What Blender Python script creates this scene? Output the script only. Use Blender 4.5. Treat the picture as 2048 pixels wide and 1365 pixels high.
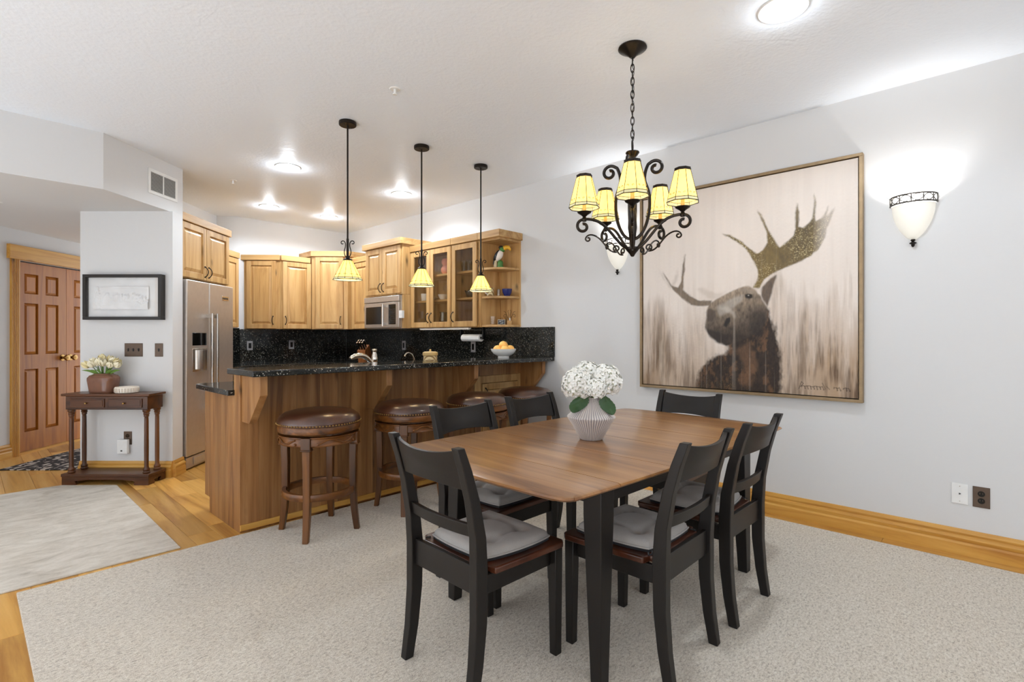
import bpy, math, random
import numpy as np
from mathutils import Vector, Matrix
R=math.radians; PI=math.pi; cos=math.cos; sin=math.sin
rnd=random.Random(7)
scene=bpy.context.scene
for o in list(bpy.data.objects): bpy.data.objects.remove(o)
COL=scene.collection

# ------------------------------------------------------------------ camera
cam_d=bpy.data.cameras.new('camera'); cam=bpy.data.objects.new('camera',cam_d); COL.objects.link(cam)
cam.location=(0,0,1.232); cam.rotation_euler=(R(90),0,R(-46.59))
cam_d.sensor_width=36; cam_d.lens=1038/2048*36; cam_d.shift_y=-9.5/2048; cam_d.clip_start=.05
scene.camera=cam
# ------------------------------------------------------------------ world: overcast daylight that enters on the open window side behind the camera
w=bpy.data.worlds.new('daylight'); scene.world=w; w.use_nodes=True
bg=w.node_tree.nodes['Background']; bg.inputs[0].default_value=(.87,.93,1,1); bg.inputs[1].default_value=1.7
scene.view_settings.view_transform='Standard'; scene.view_settings.look='None'
scene.view_settings.gamma=1; scene.view_settings.use_curve_mapping=False
scene.view_settings.exposure=0.70
sd=bpy.data.lights.new('sun','SUN'); sd.energy=10; sd.angle=R(1.5); sd.color=(.80,.90,1)
sun=bpy.data.objects.new('sun',sd); COL.objects.link(sun); sun.rotation_euler=(R(42),0,R(-82))   # high sun from the window side on the left, out of frame: falls on the floor below those windows
def add_light(name,kind,loc,energy,color=(1,1,1),size=.1,parent=None,rot=None,spot=None,blend=.6):
    d=bpy.data.lights.new(name,kind); d.energy=energy; d.color=color
    if kind=='AREA': d.shape='DISK'; d.size=size
    elif kind in('POINT','SPOT'): d.shadow_soft_size=size
    if kind=='SPOT': d.spot_size=R(spot); d.spot_blend=blend
    o=bpy.data.objects.new(name,d); COL.objects.link(o); o.location=loc
    if rot: o.rotation_euler=rot
    if parent: o.parent=parent
    return o

# ------------------------------------------------------------------ helpers
def lin(c):
    return tuple(((x/255)/12.92 if x/255<=.04045 else ((x/255+.055)/1.055)**2.4) for x in c)
def rgba(c): return (*lin(c),1)
class MB:
    def __init__(s): s.v=[]; s.f=[]
    def add(s,vs,fs,M=None):
        b=len(s.v)
        s.v+= [tuple(M@Vector(p)) for p in vs] if M is not None else [tuple(p) for p in vs]
        s.f+=[tuple(i+b for i in f) for f in fs]; return s
    def box(s,x0,y0,z0,x1,y1,z1,M=None):
        return s.add([(x0,y0,z0),(x1,y0,z0),(x1,y1,z0),(x0,y1,z0),(x0,y0,z1),(x1,y0,z1),(x1,y1,z1),(x0,y1,z1)],
          [(3,2,1,0),(4,5,6,7),(0,1,5,4),(1,2,6,5),(2,3,7,6),(3,0,4,7)],M)
    def prism(s,poly,z0,z1,M=None):
        n=len(poly); a=sum(poly[i][0]*poly[(i+1)%n][1]-poly[(i+1)%n][0]*poly[i][1] for i in range(n))
        if a<0: poly=poly[::-1]
        return s.add([(x,y,z0) for x,y in poly]+[(x,y,z1) for x,y in poly],
          [tuple(range(n-1,-1,-1)),tuple(range(n,2*n))]+[(i,(i+1)%n,n+(i+1)%n,n+i) for i in range(n)],M)
    def lathe(s,prof,n=28,M=None,cap=True,a0=0,seg=None):
        full=seg is None; k=n if full else n+1; ang=2*PI if full else seg
        vs=[]; fs=[]
        for r,z in prof:
            for j in range(k):
                t=a0+ang*j/n; vs.append((r*cos(t),r*sin(t),z))
        for i in range(len(prof)-1):
            for j in range(n):
                j2=(j+1)%k
                fs.append((i*k+j,i*k+j2,(i+1)*k+j2,(i+1)*k+j))
        if cap and full:
            if prof[0][0]>1e-6: fs.append(tuple(range(k-1,-1,-1)))
            if prof[-1][0]>1e-6: fs.append(tuple(range((len(prof)-1)*k,len(prof)*k)))
        return s.add(vs,fs,M)
    def tube(s,pts,r,n=8,closed=False,M=None,prof=None):
        P=[Vector(p) for p in pts]; m=len(P); rs=r if isinstance(r,(list,tuple)) else [r]*m
        T=[]
        for i in range(m):
            if closed: t=P[(i+1)%m]-P[i-1]
            else: t=P[min(i+1,m-1)]-P[max(i-1,0)]
            T.append(t.normalized() if t.length>1e-9 else Vector((0,0,1)))
        u=T[0].orthogonal().normalized()
        if prof is not None and abs(T[0].z)<.99:
            u=Vector((0,0,1)).cross(T[0]).normalized()
        vs=[];fs=[]
        for i in range(m):
            if i: 
                u=u-T[i]*u.dot(T[i]); u=u.normalized() if u.length>1e-6 else T[i].orthogonal().normalized()
            b=T[i].cross(u)
            for j in range(n):
                if prof: a,c=prof[j]; vs.append(P[i]+u*a*rs[i]+b*c*rs[i])
                else:
                    t=2*PI*j/n; vs.append(P[i]+u*(cos(t)*rs[i])+b*(sin(t)*rs[i]))
        last=m if closed else m-1
        for i in range(last):
            i2=(i+1)%m
            for j in range(n): fs.append((i*n+j,i*n+(j+1)%n,i2*n+(j+1)%n,i2*n+j))
        if not closed: fs+=[tuple(range(n-1,-1,-1)),tuple(range((m-1)*n,m*n))]
        return s.add(vs,fs,M)
    def ball(s,c,r,nu=12,nv=8,M=None):
        rx,ry,rz=r if isinstance(r,(tuple,list)) else (r,r,r)
        vs=[(c[0],c[1],c[2]-rz)];fs=[]
        for i in range(1,nv):
            p=-PI/2+PI*i/nv
            for j in range(nu):
                t=2*PI*j/nu; vs.append((c[0]+rx*cos(p)*cos(t),c[1]+ry*cos(p)*sin(t),c[2]+rz*sin(p)))
        vs.append((c[0],c[1],c[2]+rz)); N=len(vs)-1
        for j in range(nu):
            fs.append((0,1+(j+1)%nu,1+j)); fs.append((N,N-nu+j,N-nu+(j+1)%nu))
        for i in range(nv-2):
            for j in range(nu): fs.append((1+i*nu+j,1+i*nu+(j+1)%nu,1+(i+1)*nu+(j+1)%nu,1+(i+1)*nu+j))
        return s.add(vs,fs,M)
    def grid(s,fn,nu,nv,M=None,wrap=False):
        vs=[fn(i/(nu-1),j/(nv-1)) for j in range(nv) for i in range(nu)]
        fs=[(j*nu+i,j*nu+i+1,(j+1)*nu+i+1,(j+1)*nu+i) for j in range(nv-1) for i in range(nu-1)]
        return s.add(vs,fs,M)
    def sheet(s,fn,nu,nv,th,M=None):          # a solid sheet: grid top plus offset underside
        top=[Vector(fn(i/(nu-1),j/(nv-1))) for j in range(nv) for i in range(nu)]
        bot=[p+Vector(th) for p in top]; N=nu*nv
        fs=[]
        for j in range(nv-1):
            for i in range(nu-1):
                a=j*nu+i; fs.append((a,a+1,a+nu+1,a+nu)); fs.append((N+a+nu,N+a+nu+1,N+a+1,N+a))
        edge=[i for i in range(nu)]+[j*nu+nu-1 for j in range(1,nv)]+[(nv-1)*nu+i for i in range(nu-2,-1,-1)]+[j*nu for j in range(nv-2,0,-1)]
        for k in range(len(edge)):
            a=edge[k]; b=edge[(k+1)%len(edge)]; fs.append((b,a,N+a,N+b))
        return s.add(top+bot,fs,M)
    def mesh(s,name,mat,ang=35):
        me=bpy.data.meshes.new(name); me.from_pydata([tuple(p) for p in s.v],[],s.f)
        if mat: me.materials.append(mat)
        me.update(); me.shade_smooth(); me.set_sharp_from_angle(angle=R(ang)); return me
    def build(s,name,mat,parent=None,loc=(0,0,0),rz=0,bevel=0,ang=35,segs=2,rot=None):
        return link(name,s.mesh(name,mat,ang),parent,loc,rz,bevel,segs,rot)
def link(name,me,parent=None,loc=(0,0,0),rz=0,bevel=0,segs=2,rot=None):
    o=bpy.data.objects.new(name,me); COL.objects.link(o); o.location=loc
    o.rotation_euler=rot if rot else (0,0,rz)
    if parent: o.parent=parent
    if bevel:
        b=o.modifiers.new('bevel','BEVEL'); b.width=bevel; b.segments=segs; b.limit_method='ANGLE'; b.angle_limit=R(40)
    return o
def tag(o,label,cat,group=None,kind=None):
    o['label']=label; o['category']=cat
    if group: o['group']=group
    if kind: o['kind']=kind
    return o
def thing(name,label,cat,loc=(0,0,0),rz=0,group=None):
    o=bpy.data.objects.new(name,None); COL.objects.link(o); o.location=loc; o.rotation_euler=(0,0,rz); o.empty_display_size=.05
    return tag(o,label,cat,group)
def struct(o,label=None):
    o['kind']='structure'
    if label: o['label']=label
    return o
def kids(o): return [c for c in bpy.data.objects if c.parent==o]
def dup(root,loc,rz,label,parent=None):
    r=root.copy(); COL.objects.link(r); r.location=loc; r.rotation_euler=(0,0,rz)
    if label: r['label']=label
    if parent: r.parent=parent
    def rec(a,b):
        for ch in list(a.children):
            c=ch.copy(); COL.objects.link(c); c.parent=b; rec(ch,c)
    rec(root,r); return r
def TM(x=0,y=0,z=0,rz=0,rx=0,ry=0): return Matrix.Translation((x,y,z))@Matrix.Rotation(rz,4,'Z')@Matrix.Rotation(ry,4,'Y')@Matrix.Rotation(rx,4,'X')

# ------------------------------------------------------------------ materials
class NT:
    def __init__(s,name):
        s.m=bpy.data.materials.new(name); s.m.use_nodes=True; s.t=s.m.node_tree; s.n=s.t.nodes; s.p=s.n['Principled BSDF']
    def new(s,typ,**kw):
        x=s.n.new(typ)
        for k,v in kw.items(): setattr(x,k,v)
        return x
    def L(s,a,b): s.t.links.new(a,b)
    def set(s,**kw):
        for k,v in kw.items(): s.p.inputs[k.replace('_',' ')].default_value=v
        return s
    def coord(s,kind='Object',scale=(1,1,1),rand=0):
        tc=s.new('ShaderNodeTexCoord'); out=tc.outputs[kind]
        if rand:
            oi=s.new('ShaderNodeObjectInfo'); mu=s.new('ShaderNodeMath',operation='MULTIPLY'); mu.inputs[1].default_value=rand
            s.L(oi.outputs['Random'],mu.inputs[0]); ad=s.new('ShaderNodeVectorMath',operation='ADD')
            s.L(out,ad.inputs[0]); s.L(mu.outputs[0],ad.inputs[1]); out=ad.outputs[0]
        mp=s.new('ShaderNodeMapping'); mp.inputs['Scale'].default_value=scale; s.L(out,mp.inputs[0]); return mp.outputs[0]
    def noise(s,vec,scale,detail=4,rough=.55,dist=0):
        x=s.new('ShaderNodeTexNoise'); x.inputs['Scale'].default_value=scale; x.inputs['Detail'].default_value=detail
        x.inputs['Roughness'].default_value=rough; x.inputs['Distortion'].default_value=dist; s.L(vec,x.inputs['Vector']); return x.outputs['Fac']
    def voro(s,vec,scale,feature='F1'):
        x=s.new('ShaderNodeTexVoronoi',feature=feature); x.inputs['Scale'].default_value=scale; s.L(vec,x.inputs['Vector']); return x
    def ramp(s,fac,stops):
        x=s.new('ShaderNodeValToRGB'); e=x.color_ramp.elements
        while len(e)<len(stops): e.new(.5)
        for i,(p,c) in enumerate(stops): e[i].position=p; e[i].color=c if len(c)==4 else (*c,1)
        s.L(fac,x.inputs[0]); return x.outputs[0]
    def mix(s,fac,a,b,mode='MIX'):
        x=s.new('ShaderNodeMix',data_type='RGBA',blend_type=mode)
        for sock,v in ((x.inputs[0],fac),(x.inputs[6],a),(x.inputs[7],b)):
            if hasattr(v,'is_linked'): s.L(v,sock)
            else: sock.default_value=v
        return x.outputs[2]
    def math(s,op,a,b=None):
        x=s.new('ShaderNodeMath',operation=op)
        for i,v in enumerate((a,b)):
            if v is None: continue
            if hasattr(v,'is_linked'): s.L(v,x.inputs[i])
            else: x.inputs[i].default_value=v
        return x.outputs[0]
    def bump(s,h,strength=.2,dist=.01):
        b=s.new('ShaderNodeBump'); b.inputs['Strength'].default_value=strength; b.inputs['Distance'].default_value=dist
        s.L(h,b.inputs['Height']); s.L(b.outputs[0],s.p.inputs['Normal']); return b
    def col(s,x): s.L(x,s.p.inputs['Base Color'])
def plain(name,c,rough=.5,metal=0,**kw):
    t=NT(name).set(Base_Color=rgba(c),Roughness=rough,Metallic=metal)
    v=t.coord('Object',rand=3); n=t.noise(v,9,3)
    t.col(t.mix(n,rgba(tuple(x*.93 for x in c)),rgba(tuple(min(255,x*1.05) for x in c))))
    for k,val in kw.items(): t.p.inputs[k.replace('_',' ')].default_value=val
    return t.m
def wood(name,dark,mid,light,axis='z',rough=.42,knots=.0,gs=1.0,var=.25,bump=.12):
    t=NT(name).set(Roughness=rough)
    k=.07; sc={'x':(k,1,1),'y':(1,k,1),'z':(1,1,k)}[axis]
    v=t.coord('Object',sc,rand=7.3)
    wv=t.noise(v,7*gs,5,.6,1.8); fine=t.noise(v,70*gs,3,.6,.4)
    c=t.ramp(wv,[(.30,rgba(dark)),(.5,rgba(mid)),(.72,rgba(light))])
    c=t.mix(t.math('MULTIPLY',fine,.35),c,rgba(dark))
    k2=.38; sc2={'x':(k2,1,1),'y':(1,k2,1),'z':(1,1,k2)}[axis]
    if knots:
        v2=t.coord('Object',sc2,rand=5.1); wob=t.noise(v2,6,2)
        vd=t.new('ShaderNodeVectorMath',operation='ADD'); t.L(v2,vd.inputs[0])
        cm=t.new('ShaderNodeCombineXYZ'); w2=t.math('MULTIPLY',wob,.10); t.L(w2,cm.inputs[0]); t.L(w2,cm.inputs[2]); t.L(cm.outputs[0],vd.inputs[1])
        vo=t.voro(vd.outputs[0],8.0)
        sep=t.new('ShaderNodeSeparateColor'); t.L(vo.outputs['Color'],sep.inputs[0])
        keep=t.math('GREATER_THAN',sep.outputs[0],1-knots)
        core=t.ramp(vo.outputs['Distance'],[(.04,(1,1,1)),(.10,(.6,.6,.6)),(.22,(0,0,0))])
        kk=t.math('MULTIPLY',core,keep)
        c=t.mix(t.math('MULTIPLY',kk,.85),c,rgba(tuple(x*.35 for x in dark)))
    oi=t.new('ShaderNodeObjectInfo')
    hv=t.new('ShaderNodeHueSaturation'); val=t.new('ShaderNodeMapRange'); val.inputs['To Min'].default_value=1-var; val.inputs['To Max'].default_value=1+var
    t.L(oi.outputs['Random'],val.inputs[0]); t.L(val.outputs[0],hv.inputs['Value']); t.L(c,hv.inputs['Color'])
    t.col(hv.outputs[0])
    if bump: t.bump(fine,bump,.002)
    return t.m
def metalmat(name,c,rough=.35,metal=1.0,n=.15):
    t=NT(name).set(Metallic=metal,Roughness=rough)
    v=t.coord('Object'); f=t.noise(v,22,4)
    t.col(t.mix(f,rgba(tuple(x*(1-n) for x in c)),rgba(tuple(min(255,x*(1+n)) for x in c)))); return t.m
def emis(name,c,strength,base=(255,255,255)):
    t=NT(name).set(Base_Color=rgba(base),Roughness=.5); t.p.inputs['Emission Color'].default_value=rgba(c); t.p.inputs['Emission Strength'].default_value=strength
    return t.m
def paint(name,c,s1,strength,rough=.75,spec=.3):
    t=NT(name).set(Base_Color=rgba(c),Roughness=rough); t.p.inputs['Specular IOR Level'].default_value=spec
    v=t.coord('Object'); a=t.noise(v,s1,3,.5); b=t.noise(v,3.2,3,.6,1.2)
    h=t.math('ADD',a,t.math('MULTIPLY',t.ramp(b,[(.47,(0,0,0)),(.56,(1,1,1))]),.35)); t.bump(h,strength,.004); return t.m
MT={}
MT['wall']=paint('wall_paint',(219,219,219),26,.16)
MT['ceil']=paint('ceiling_knockdown',(239,245,253),48,.5,.5,.5)
KD,KM,KL=(156,112,62),(200,160,104),(218,182,130)
for a in 'xyz': MT['alder_'+a]=wood('knotty_alder_'+a,KD,KM,KL,a,.40,.24,1.0,.07)
for a in 'xyz': MT['bar_'+a]=wood('knotty_alder_bar_'+a,(112,72,38),(158,111,64),(182,138,88),a,.45,.30,1.0,.20)
for a in 'xyz': MT['pine_'+a]=wood('pine_trim_'+a,(176,118,48),(214,162,76),(230,184,100),a,.38,.14,.9,.06)
MT['cdoor_z']=wood('fir_door_z',(146,84,24),(178,110,36),(196,130,48),'z',.42,.0,1.2,.10)
MT['cdoor_x']=wood('fir_door_x',(142,86,36),(186,124,60),(206,146,80),'x',.42,.0,1.2,.08)
MT['floor']=wood('hickory_floor',(172,114,48),(220,168,86),(238,194,116),'y',.30,.06,.8,.26,.05)
MT['table']=wood('walnut_table',(112,72,38),(160,112,64),(190,144,88),'y',.30,0,.8,.04,.02)
MT['console_x']=wood('mahogany_x',(46,24,11),(84,47,22),(112,68,36),'x',.33,0,1,.08,.03)
MT['console_z']=wood('mahogany_z',(52,28,12),(94,54,26),(124,78,42),'z',.33,0,1,.08,.03)
MT['stool_z']=wood('stool_wood_z',(56,30,10),(104,62,24),(136,86,38),'z',.30,0,1.2,.10,.04)
MT['stool_x']=wood('stool_wood_x',(62,34,12),(116,70,28),(148,94,44),'x',.30,0,1.2,.06,.04)
MT['seatwood']=wood('seat_wood',(40,18,10),(76,38,22),(98,54,32),'x',.3,0,1,.06,.03)
MT['black']=plain('espresso_paint',(25,21,19),.42,Specular_IOR_Level=.35)
MT['bronze']=metalmat('dark_bronze',(50,46,43),.30,.9,.3)
MT['iron']=metalmat('blackened_iron',(38,32,28),.45,.7,.25)
MT['brass']=metalmat('antique_brass',(150,118,70),.28,1,.2)
MT['steel']=metalmat('brushed_steel',(192,184,176),.40,.72,.05)
MT['chrome']=metalmat('polished_nickel',(214,208,200),.12,1,.05)
MT['alum']=metalmat('satin_aluminium',(205,200,194),.25,1,.05)
MT['blackgl']=plain('black_glass',(14,13,13),.12)
MT['dgrey']=plain('dark_grey_plastic',(46,44,42),.5)
MT['plate']=metalmat('bronze_switch_plate',(98,82,70),.4,.6,.12)
MT['white']=plain('white_plastic',(236,236,234),.4)
MT['ceram']=plain('white_ceramic',(240,240,238),.18)
MT['picframe']=plain('ebony_frame',(34,29,26),.4)
MT['goldframe']=metalmat('champagne_frame',(150,128,98),.45,.55,.15)
MT['table'].node_tree.nodes['Principled BSDF'].inputs['Coat Weight'].default_value=.5; MT['table'].node_tree.nodes['Principled BSDF'].inputs['Coat Roughness'].default_value=.22
def granite():
    t=NT('black_granite').set(Roughness=.09)
    v=t.coord('Object'); base=t.ramp(t.noise(v,38,4,.7),[(.35,(.004,.005,.005,1)),(.62,(.020,.021,.019,1)),(.75,(.045,.042,.034,1))])
    vo=t.voro(v,150); sep=t.new('ShaderNodeSeparateColor'); t.L(vo.outputs['Color'],sep.inputs[0])
    k=t.math('MULTIPLY',t.math('GREATER_THAN',sep.outputs[0],.84),t.math('LESS_THAN',vo.outputs['Distance'],.45))
    c=t.mix(k,base,t.ramp(sep.outputs[1],[(0,(.10,.085,.05,1)),(.6,(.20,.19,.16,1)),(1,(.62,.6,.52,1))])); t.col(c); return t.m
MT['granite']=granite()
def leather():
    t=NT('brown_leather').set(Roughness=.34,Coat_Weight=.6,Coat_Roughness=.16)
    v=t.coord('Object',rand=4); n=t.noise(v,7,4,.6); t.col(t.ramp(n,[(.3,rgba((52,29,18))),(.55,rgba((76,44,28))),(.8,rgba((100,62,40)))]))
    vo=t.voro(v,230); t.bump(vo.outputs['Distance'],.10,.001); return t.m
MT['leather']=leather()
def carpet():
    t=NT('flecked_carpet').set(Roughness=.95); t.p.inputs['Specular IOR Level'].default_value=.1
    t.p.inputs['Sheen Weight'].default_value=.2
    v=t.coord('Object'); v2=t.coord('Object',(1,1.9,1))
    a=t.noise(v2,62,3,.75,.6); b=t.noise(v,260,2,.6); l=t.noise(v,2.1,3)
    c=t.ramp(a,[(.33,rgba((146,133,116))),(.46,rgba((212,200,182))),(.58,rgba((236,227,211))),(.72,rgba((250,245,236)))])
    c=t.mix(.35,c,t.ramp(b,[(.3,rgba((172,160,144))),(.7,rgba((250,245,236)))]))
    c=t.mix(t.math('MULTIPLY',l,.16),c,rgba((186,172,152))); t.col(c)
    t.bump(t.math('ADD',a,t.math('MULTIPLY',b,.7)),.55,.010); return t.m
MT['carpet']=carpet()
def rug1():
    t=NT('distressed_rug').set(Roughness=.95); t.p.inputs['Specular IOR Level'].default_value=.1
    v=t.coord('Object',(1,2.2,1)); a=t.noise(v,5.5,7,.75,.5); b=t.noise(t.coord('Object',(1,3,1)),55,3,.7)
    c=t.ramp(a,[(.28,rgba((172,162,147))),(.42,rgba((208,200,187))),(.56,rgba((224,217,205))),(.72,rgba((234,229,220)))])
    c=t.mix(t.math('MULTIPLY',b,.4),c,rgba((168,160,148))); t.col(c); t.bump(b,.35,.004); return t.m
MT['rug']=rug1()
def rug2():
    t=NT('patterned_rug').set(Roughness=.95); v=t.coord('Object',(1,1,1)); n=t.noise(v,5,3)
    vd=t.new('ShaderNodeVectorMath',operation='ADD'); cm=t.new('ShaderNodeCombineXYZ'); k=t.math('MULTIPLY',n,.25); t.L(k,cm.inputs[0]); t.L(k,cm.inputs[1]); t.L(v,vd.inputs[0]); t.L(cm.outputs[0],vd.inputs[1])
    vo=t.voro(vd.outputs[0],13,'DISTANCE_TO_EDGE'); c=t.ramp(vo.outputs['Distance'],[(.08,rgba((38,33,33))),(.16,rgba((70,60,58))),(.22,rgba((204,194,182))),(.5,rgba((170,158,148)))])
    t.col(c); t.bump(n,.3,.004); return t.m
MT['rug2']=rug2()
def fabric(name,c):
    t=NT(name).set(Roughness=.9); v=t.coord('Object',rand=2); b=t.noise(v,420,2,.6); a=t.noise(v,14,3)
    t.col(t.mix(t.math('ADD',t.math('MULTIPLY',b,.5),t.math('MULTIPLY',a,.4)),rgba(tuple(x*.84 for x in c)),rgba(tuple(min(255,x*1.10) for x in c))))
    t.p.inputs['Sheen Weight'].default_value=.25; t.bump(b,.25,.001); return t.m
MT['cush']=fabric('grey_cushion_linen',(172,167,162))
MT['blackfab']=fabric('black_backing',(24,23,26))
def shade_glass(name,c,strength):
    t=NT(name); n=t.n; out=n['Material Output']
    tr=t.new('ShaderNodeBsdfTranslucent'); di=t.new('ShaderNodeBsdfDiffuse'); em=t.new('ShaderNodeEmission'); mx=t.new('ShaderNodeMixShader'); ad=t.new('ShaderNodeAddShader')
    v=t.coord('Object',rand=4); nz=t.noise(v,16,4)
    cc=t.ramp(nz,[(.3,rgba(tuple(x*.9 for x in c))),(.7,rgba(c))])
    for b in (tr,di): t.L(cc,b.inputs[0])
    t.L(cc,em.inputs[0]); em.inputs[1].default_value=strength; mx.inputs[0].default_value=.45
    t.L(tr.outputs[0],mx.inputs[1]); t.L(di.outputs[0],mx.inputs[2]); t.L(mx.outputs[0],ad.inputs[0]); t.L(em.outputs[0],ad.inputs[1]); t.L(ad.outputs[0],out.inputs[0]); n.remove(t.p); return t.m
MT['amber']=shade_glass('amber_art_glass',(252,226,140),.72)
MT['band']=shade_glass('pale_band_glass',(214,214,186),.25)
MT['lamp_in']=emis('lit_bulb',(255,236,200),9)
MT['sconce']=emis('lit_alabaster',(255,250,236),.22,(226,224,216))
MT['can']=emis('lit_downlight',(255,248,236),9)
MT['strip']=emis('lit_strip',(255,244,225),1.2)
def glassmat(name,c=(255,255,255),rough=.02,alpha=.12):
    t=NT(name); out=t.n['Material Output']; tr=t.new('ShaderNodeBsdfTransparent'); gl=t.new('ShaderNodeBsdfGlossy'); mx=t.new('ShaderNodeMixShader')
    tr.inputs[0].default_value=rgba(c); gl.inputs['Roughness'].default_value=rough; fr=t.new('ShaderNodeLayerWeight'); fr.inputs[0].default_value=.5
    t.L(t.math('ADD',t.math('MULTIPLY',t.math('POWER',fr.outputs['Facing'],4),.55),.03+alpha*.25),mx.inputs[0]); t.L(tr.outputs[0],mx.inputs[1]); t.L(gl.outputs[0],mx.inputs[2]); t.L(mx.outputs[0],out.inputs[0]); t.n.remove(t.p); return t.m
MT['glass']=glassmat('clear_glass')
MT['pane']=glassmat('seeded_pane',(242,240,236),.06,.1)
# ================================================================== STRUCTURE
XW=3.884; CE=2.745; SO=2.326; r2=.70711
# --- floor: sub-floor slab plus every plank in view as its own piece
fl=struct(MB().box(-2.7,-3.1,-.12,4.0,9.2,-.0125).build('floor',MT['floor']),'golden hickory plank floor')
plank_m={}
def plank_mesh(wd,ln):
    k=(wd,ln)
    if k not in plank_m:
        c=.0016; w2=wd-.0012; l2=ln-.0012
        b=MB(); v=[(0,0,-.0125),(w2,0,-.0125),(w2,l2,-.0125),(0,l2,-.0125),(0,0,-c),(w2,0,-c),(w2,l2,-c),(0,l2,-c),(c,c,0),(w2-c,c,0),(w2-c,l2-c,0),(c,l2-c,0)]
        f=[(3,2,1,0),(8,9,10,11)]
        for i in range(4):
            j=(i+1)%4; f+=[(i,j,4+j,4+i),(4+i,4+j,8+j,8+i)]
        b.add(v,f); plank_m[k]=b.mesh('plank',MT['floor'],20)
    return plank_m[k]
WD=[.142,.178,.142,.083,.178,.142]
def planks(x0,x1,y0,y1):
    x=x0; i=0
    while x<x1:
        wd=WD[i%6]; i+=1; y=y0-rnd.random()*.6
        while y<y1:
            ln=rnd.choice([.62,.86,1.15,1.4]); link('plank',plank_mesh(wd,ln),fl,(x,y,0)); y+=ln
        x+=wd
planks(-.78,1.62,1.9,8.0)
planks(3.60,3.88,-1.0,3.3)
planks(1.62,2.3,4.2,6.4)
# --- ceiling
struct(MB().box(-2.7,-3.1,CE,4.0,9.2,CE+.1).build('ceiling',MT['ceil']),'white textured ceiling')
# --- walls
struct(MB().box(XW,-3.1,0,XW+.11,7.14,CE).build('wall_right',MT['wall']),'white plaster wall behind the moose painting')
struct(MB().prism([(2.40,7.026),(XW,7.026),(XW,7.14),(2.45,7.14),(2.25,7.26),(2.14,7.22),(2.184,7.150)],0,CE).build('wall_back',MT['wall']),'white kitchen end wall')
W1=(1.689,6.666)                                   # fridge wall: runs at 45 degrees
def w1(a,d): return (W1[0]+a*r2+d*r2, W1[1]+a*r2-d*r2)
struct(MB().prism([w1(-1.12,0),w1(.78,0),w1(.78,-.1),w1(-1.12,-.1)],0,CE).build('wall_fridge',MT['wall']),'white wall behind the refrigerator')
NA=(1.257,5.272); NB=(.703,5.868)                   # niche wall facing the camera
struct(MB().prism([NA,(1.367,5.404),w1(-1.12,0),w1(-1.12,-.1),(.80,5.972),NB],0,SO).build('wall_niche',MT['wall']),'white wall end behind the console table')
# --- dropped soffit over the entry
struct(MB().prism([(-2.7,4.857),(.715,4.857),(1.367,5.404),w1(-1.12,0),w1(-1.12,-.1),w1(.7,-.1),(2.2,7.4),(2.2,9.2),(-2.7,9.2)],SO,CE).build('ceiling_soffit',MT['wall']),'dropped white soffit over the entry')
# --- entry wall with double closet doors
ER=R(44.25); et=(cos(ER),sin(ER)); en=(sin(ER),-cos(ER))
def ep(t,n): return (et[0]*t+en[0]*n, et[1]*t+en[1]*n)     # t along the wall, n = signed distance (room side larger)
WN=-5.0
mb=MB()
mb.prism([ep(2.0,WN),ep(5.40,WN),ep(5.40,WN-.12),ep(2.0,WN-.12)],0,SO)
mb.prism([ep(5.40,WN),ep(6.72,WN),ep(6.72,WN-.12),ep(5.40,WN-.12)],2.02,SO)
mb.prism([ep(6.72,WN),ep(8.4,WN),ep(8.4,WN-.12),ep(6.72,WN-.12)],0,SO)
mb.prism([ep(5.40,WN-.11),ep(6.72,WN-.11),ep(6.72,WN-.12),ep(5.40,WN-.12)],0,2.02)
struct(mb.build('wall_entry',MT['wall']),'white entry wall around the closet doors')
cas=struct(thing('trim_1','golden pine casing around the closet doors','trim'))
del cas['category']
def eplace(t,n,z=0): p=ep(t,n); return (p[0],p[1],z)
def fluted(wd,h):
    b=MB(); d=.024
    pr=[(0,0),(0,-d)]
    for k in range(4):
        x0=wd*(.08+k*.225); pr+=[(x0,-d),(x0+wd*.03,-d+.005),(x0+wd*.13,-d+.005),(x0+wd*.16,-d)]
    pr+=[(wd,-d),(wd,0)]
    return b.prism(pr,0,h)
fluted(.078,2.02).build('casing',MT['pine_z'],cas,eplace(5.32,WN),ER)
fluted(.078,2.02).build('casing',MT['pine_z'],cas,eplace(6.722,WN),ER)
MB().box(0,-.036,0,1.56,0,.145).build('header',MT['pine_x'],cas,eplace(5.285,WN,2.02),ER,bevel=.003)
MB().box(0,-.012,0,.02,.11,2.02).build('jamb',MT['pine_z'],cas,eplace(5.40,WN),ER)
MB().box(0,.0,0,1.28,.05,.02).build('threshold',MT['pine_x'],cas,eplace(5.42,WN),ER)
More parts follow.
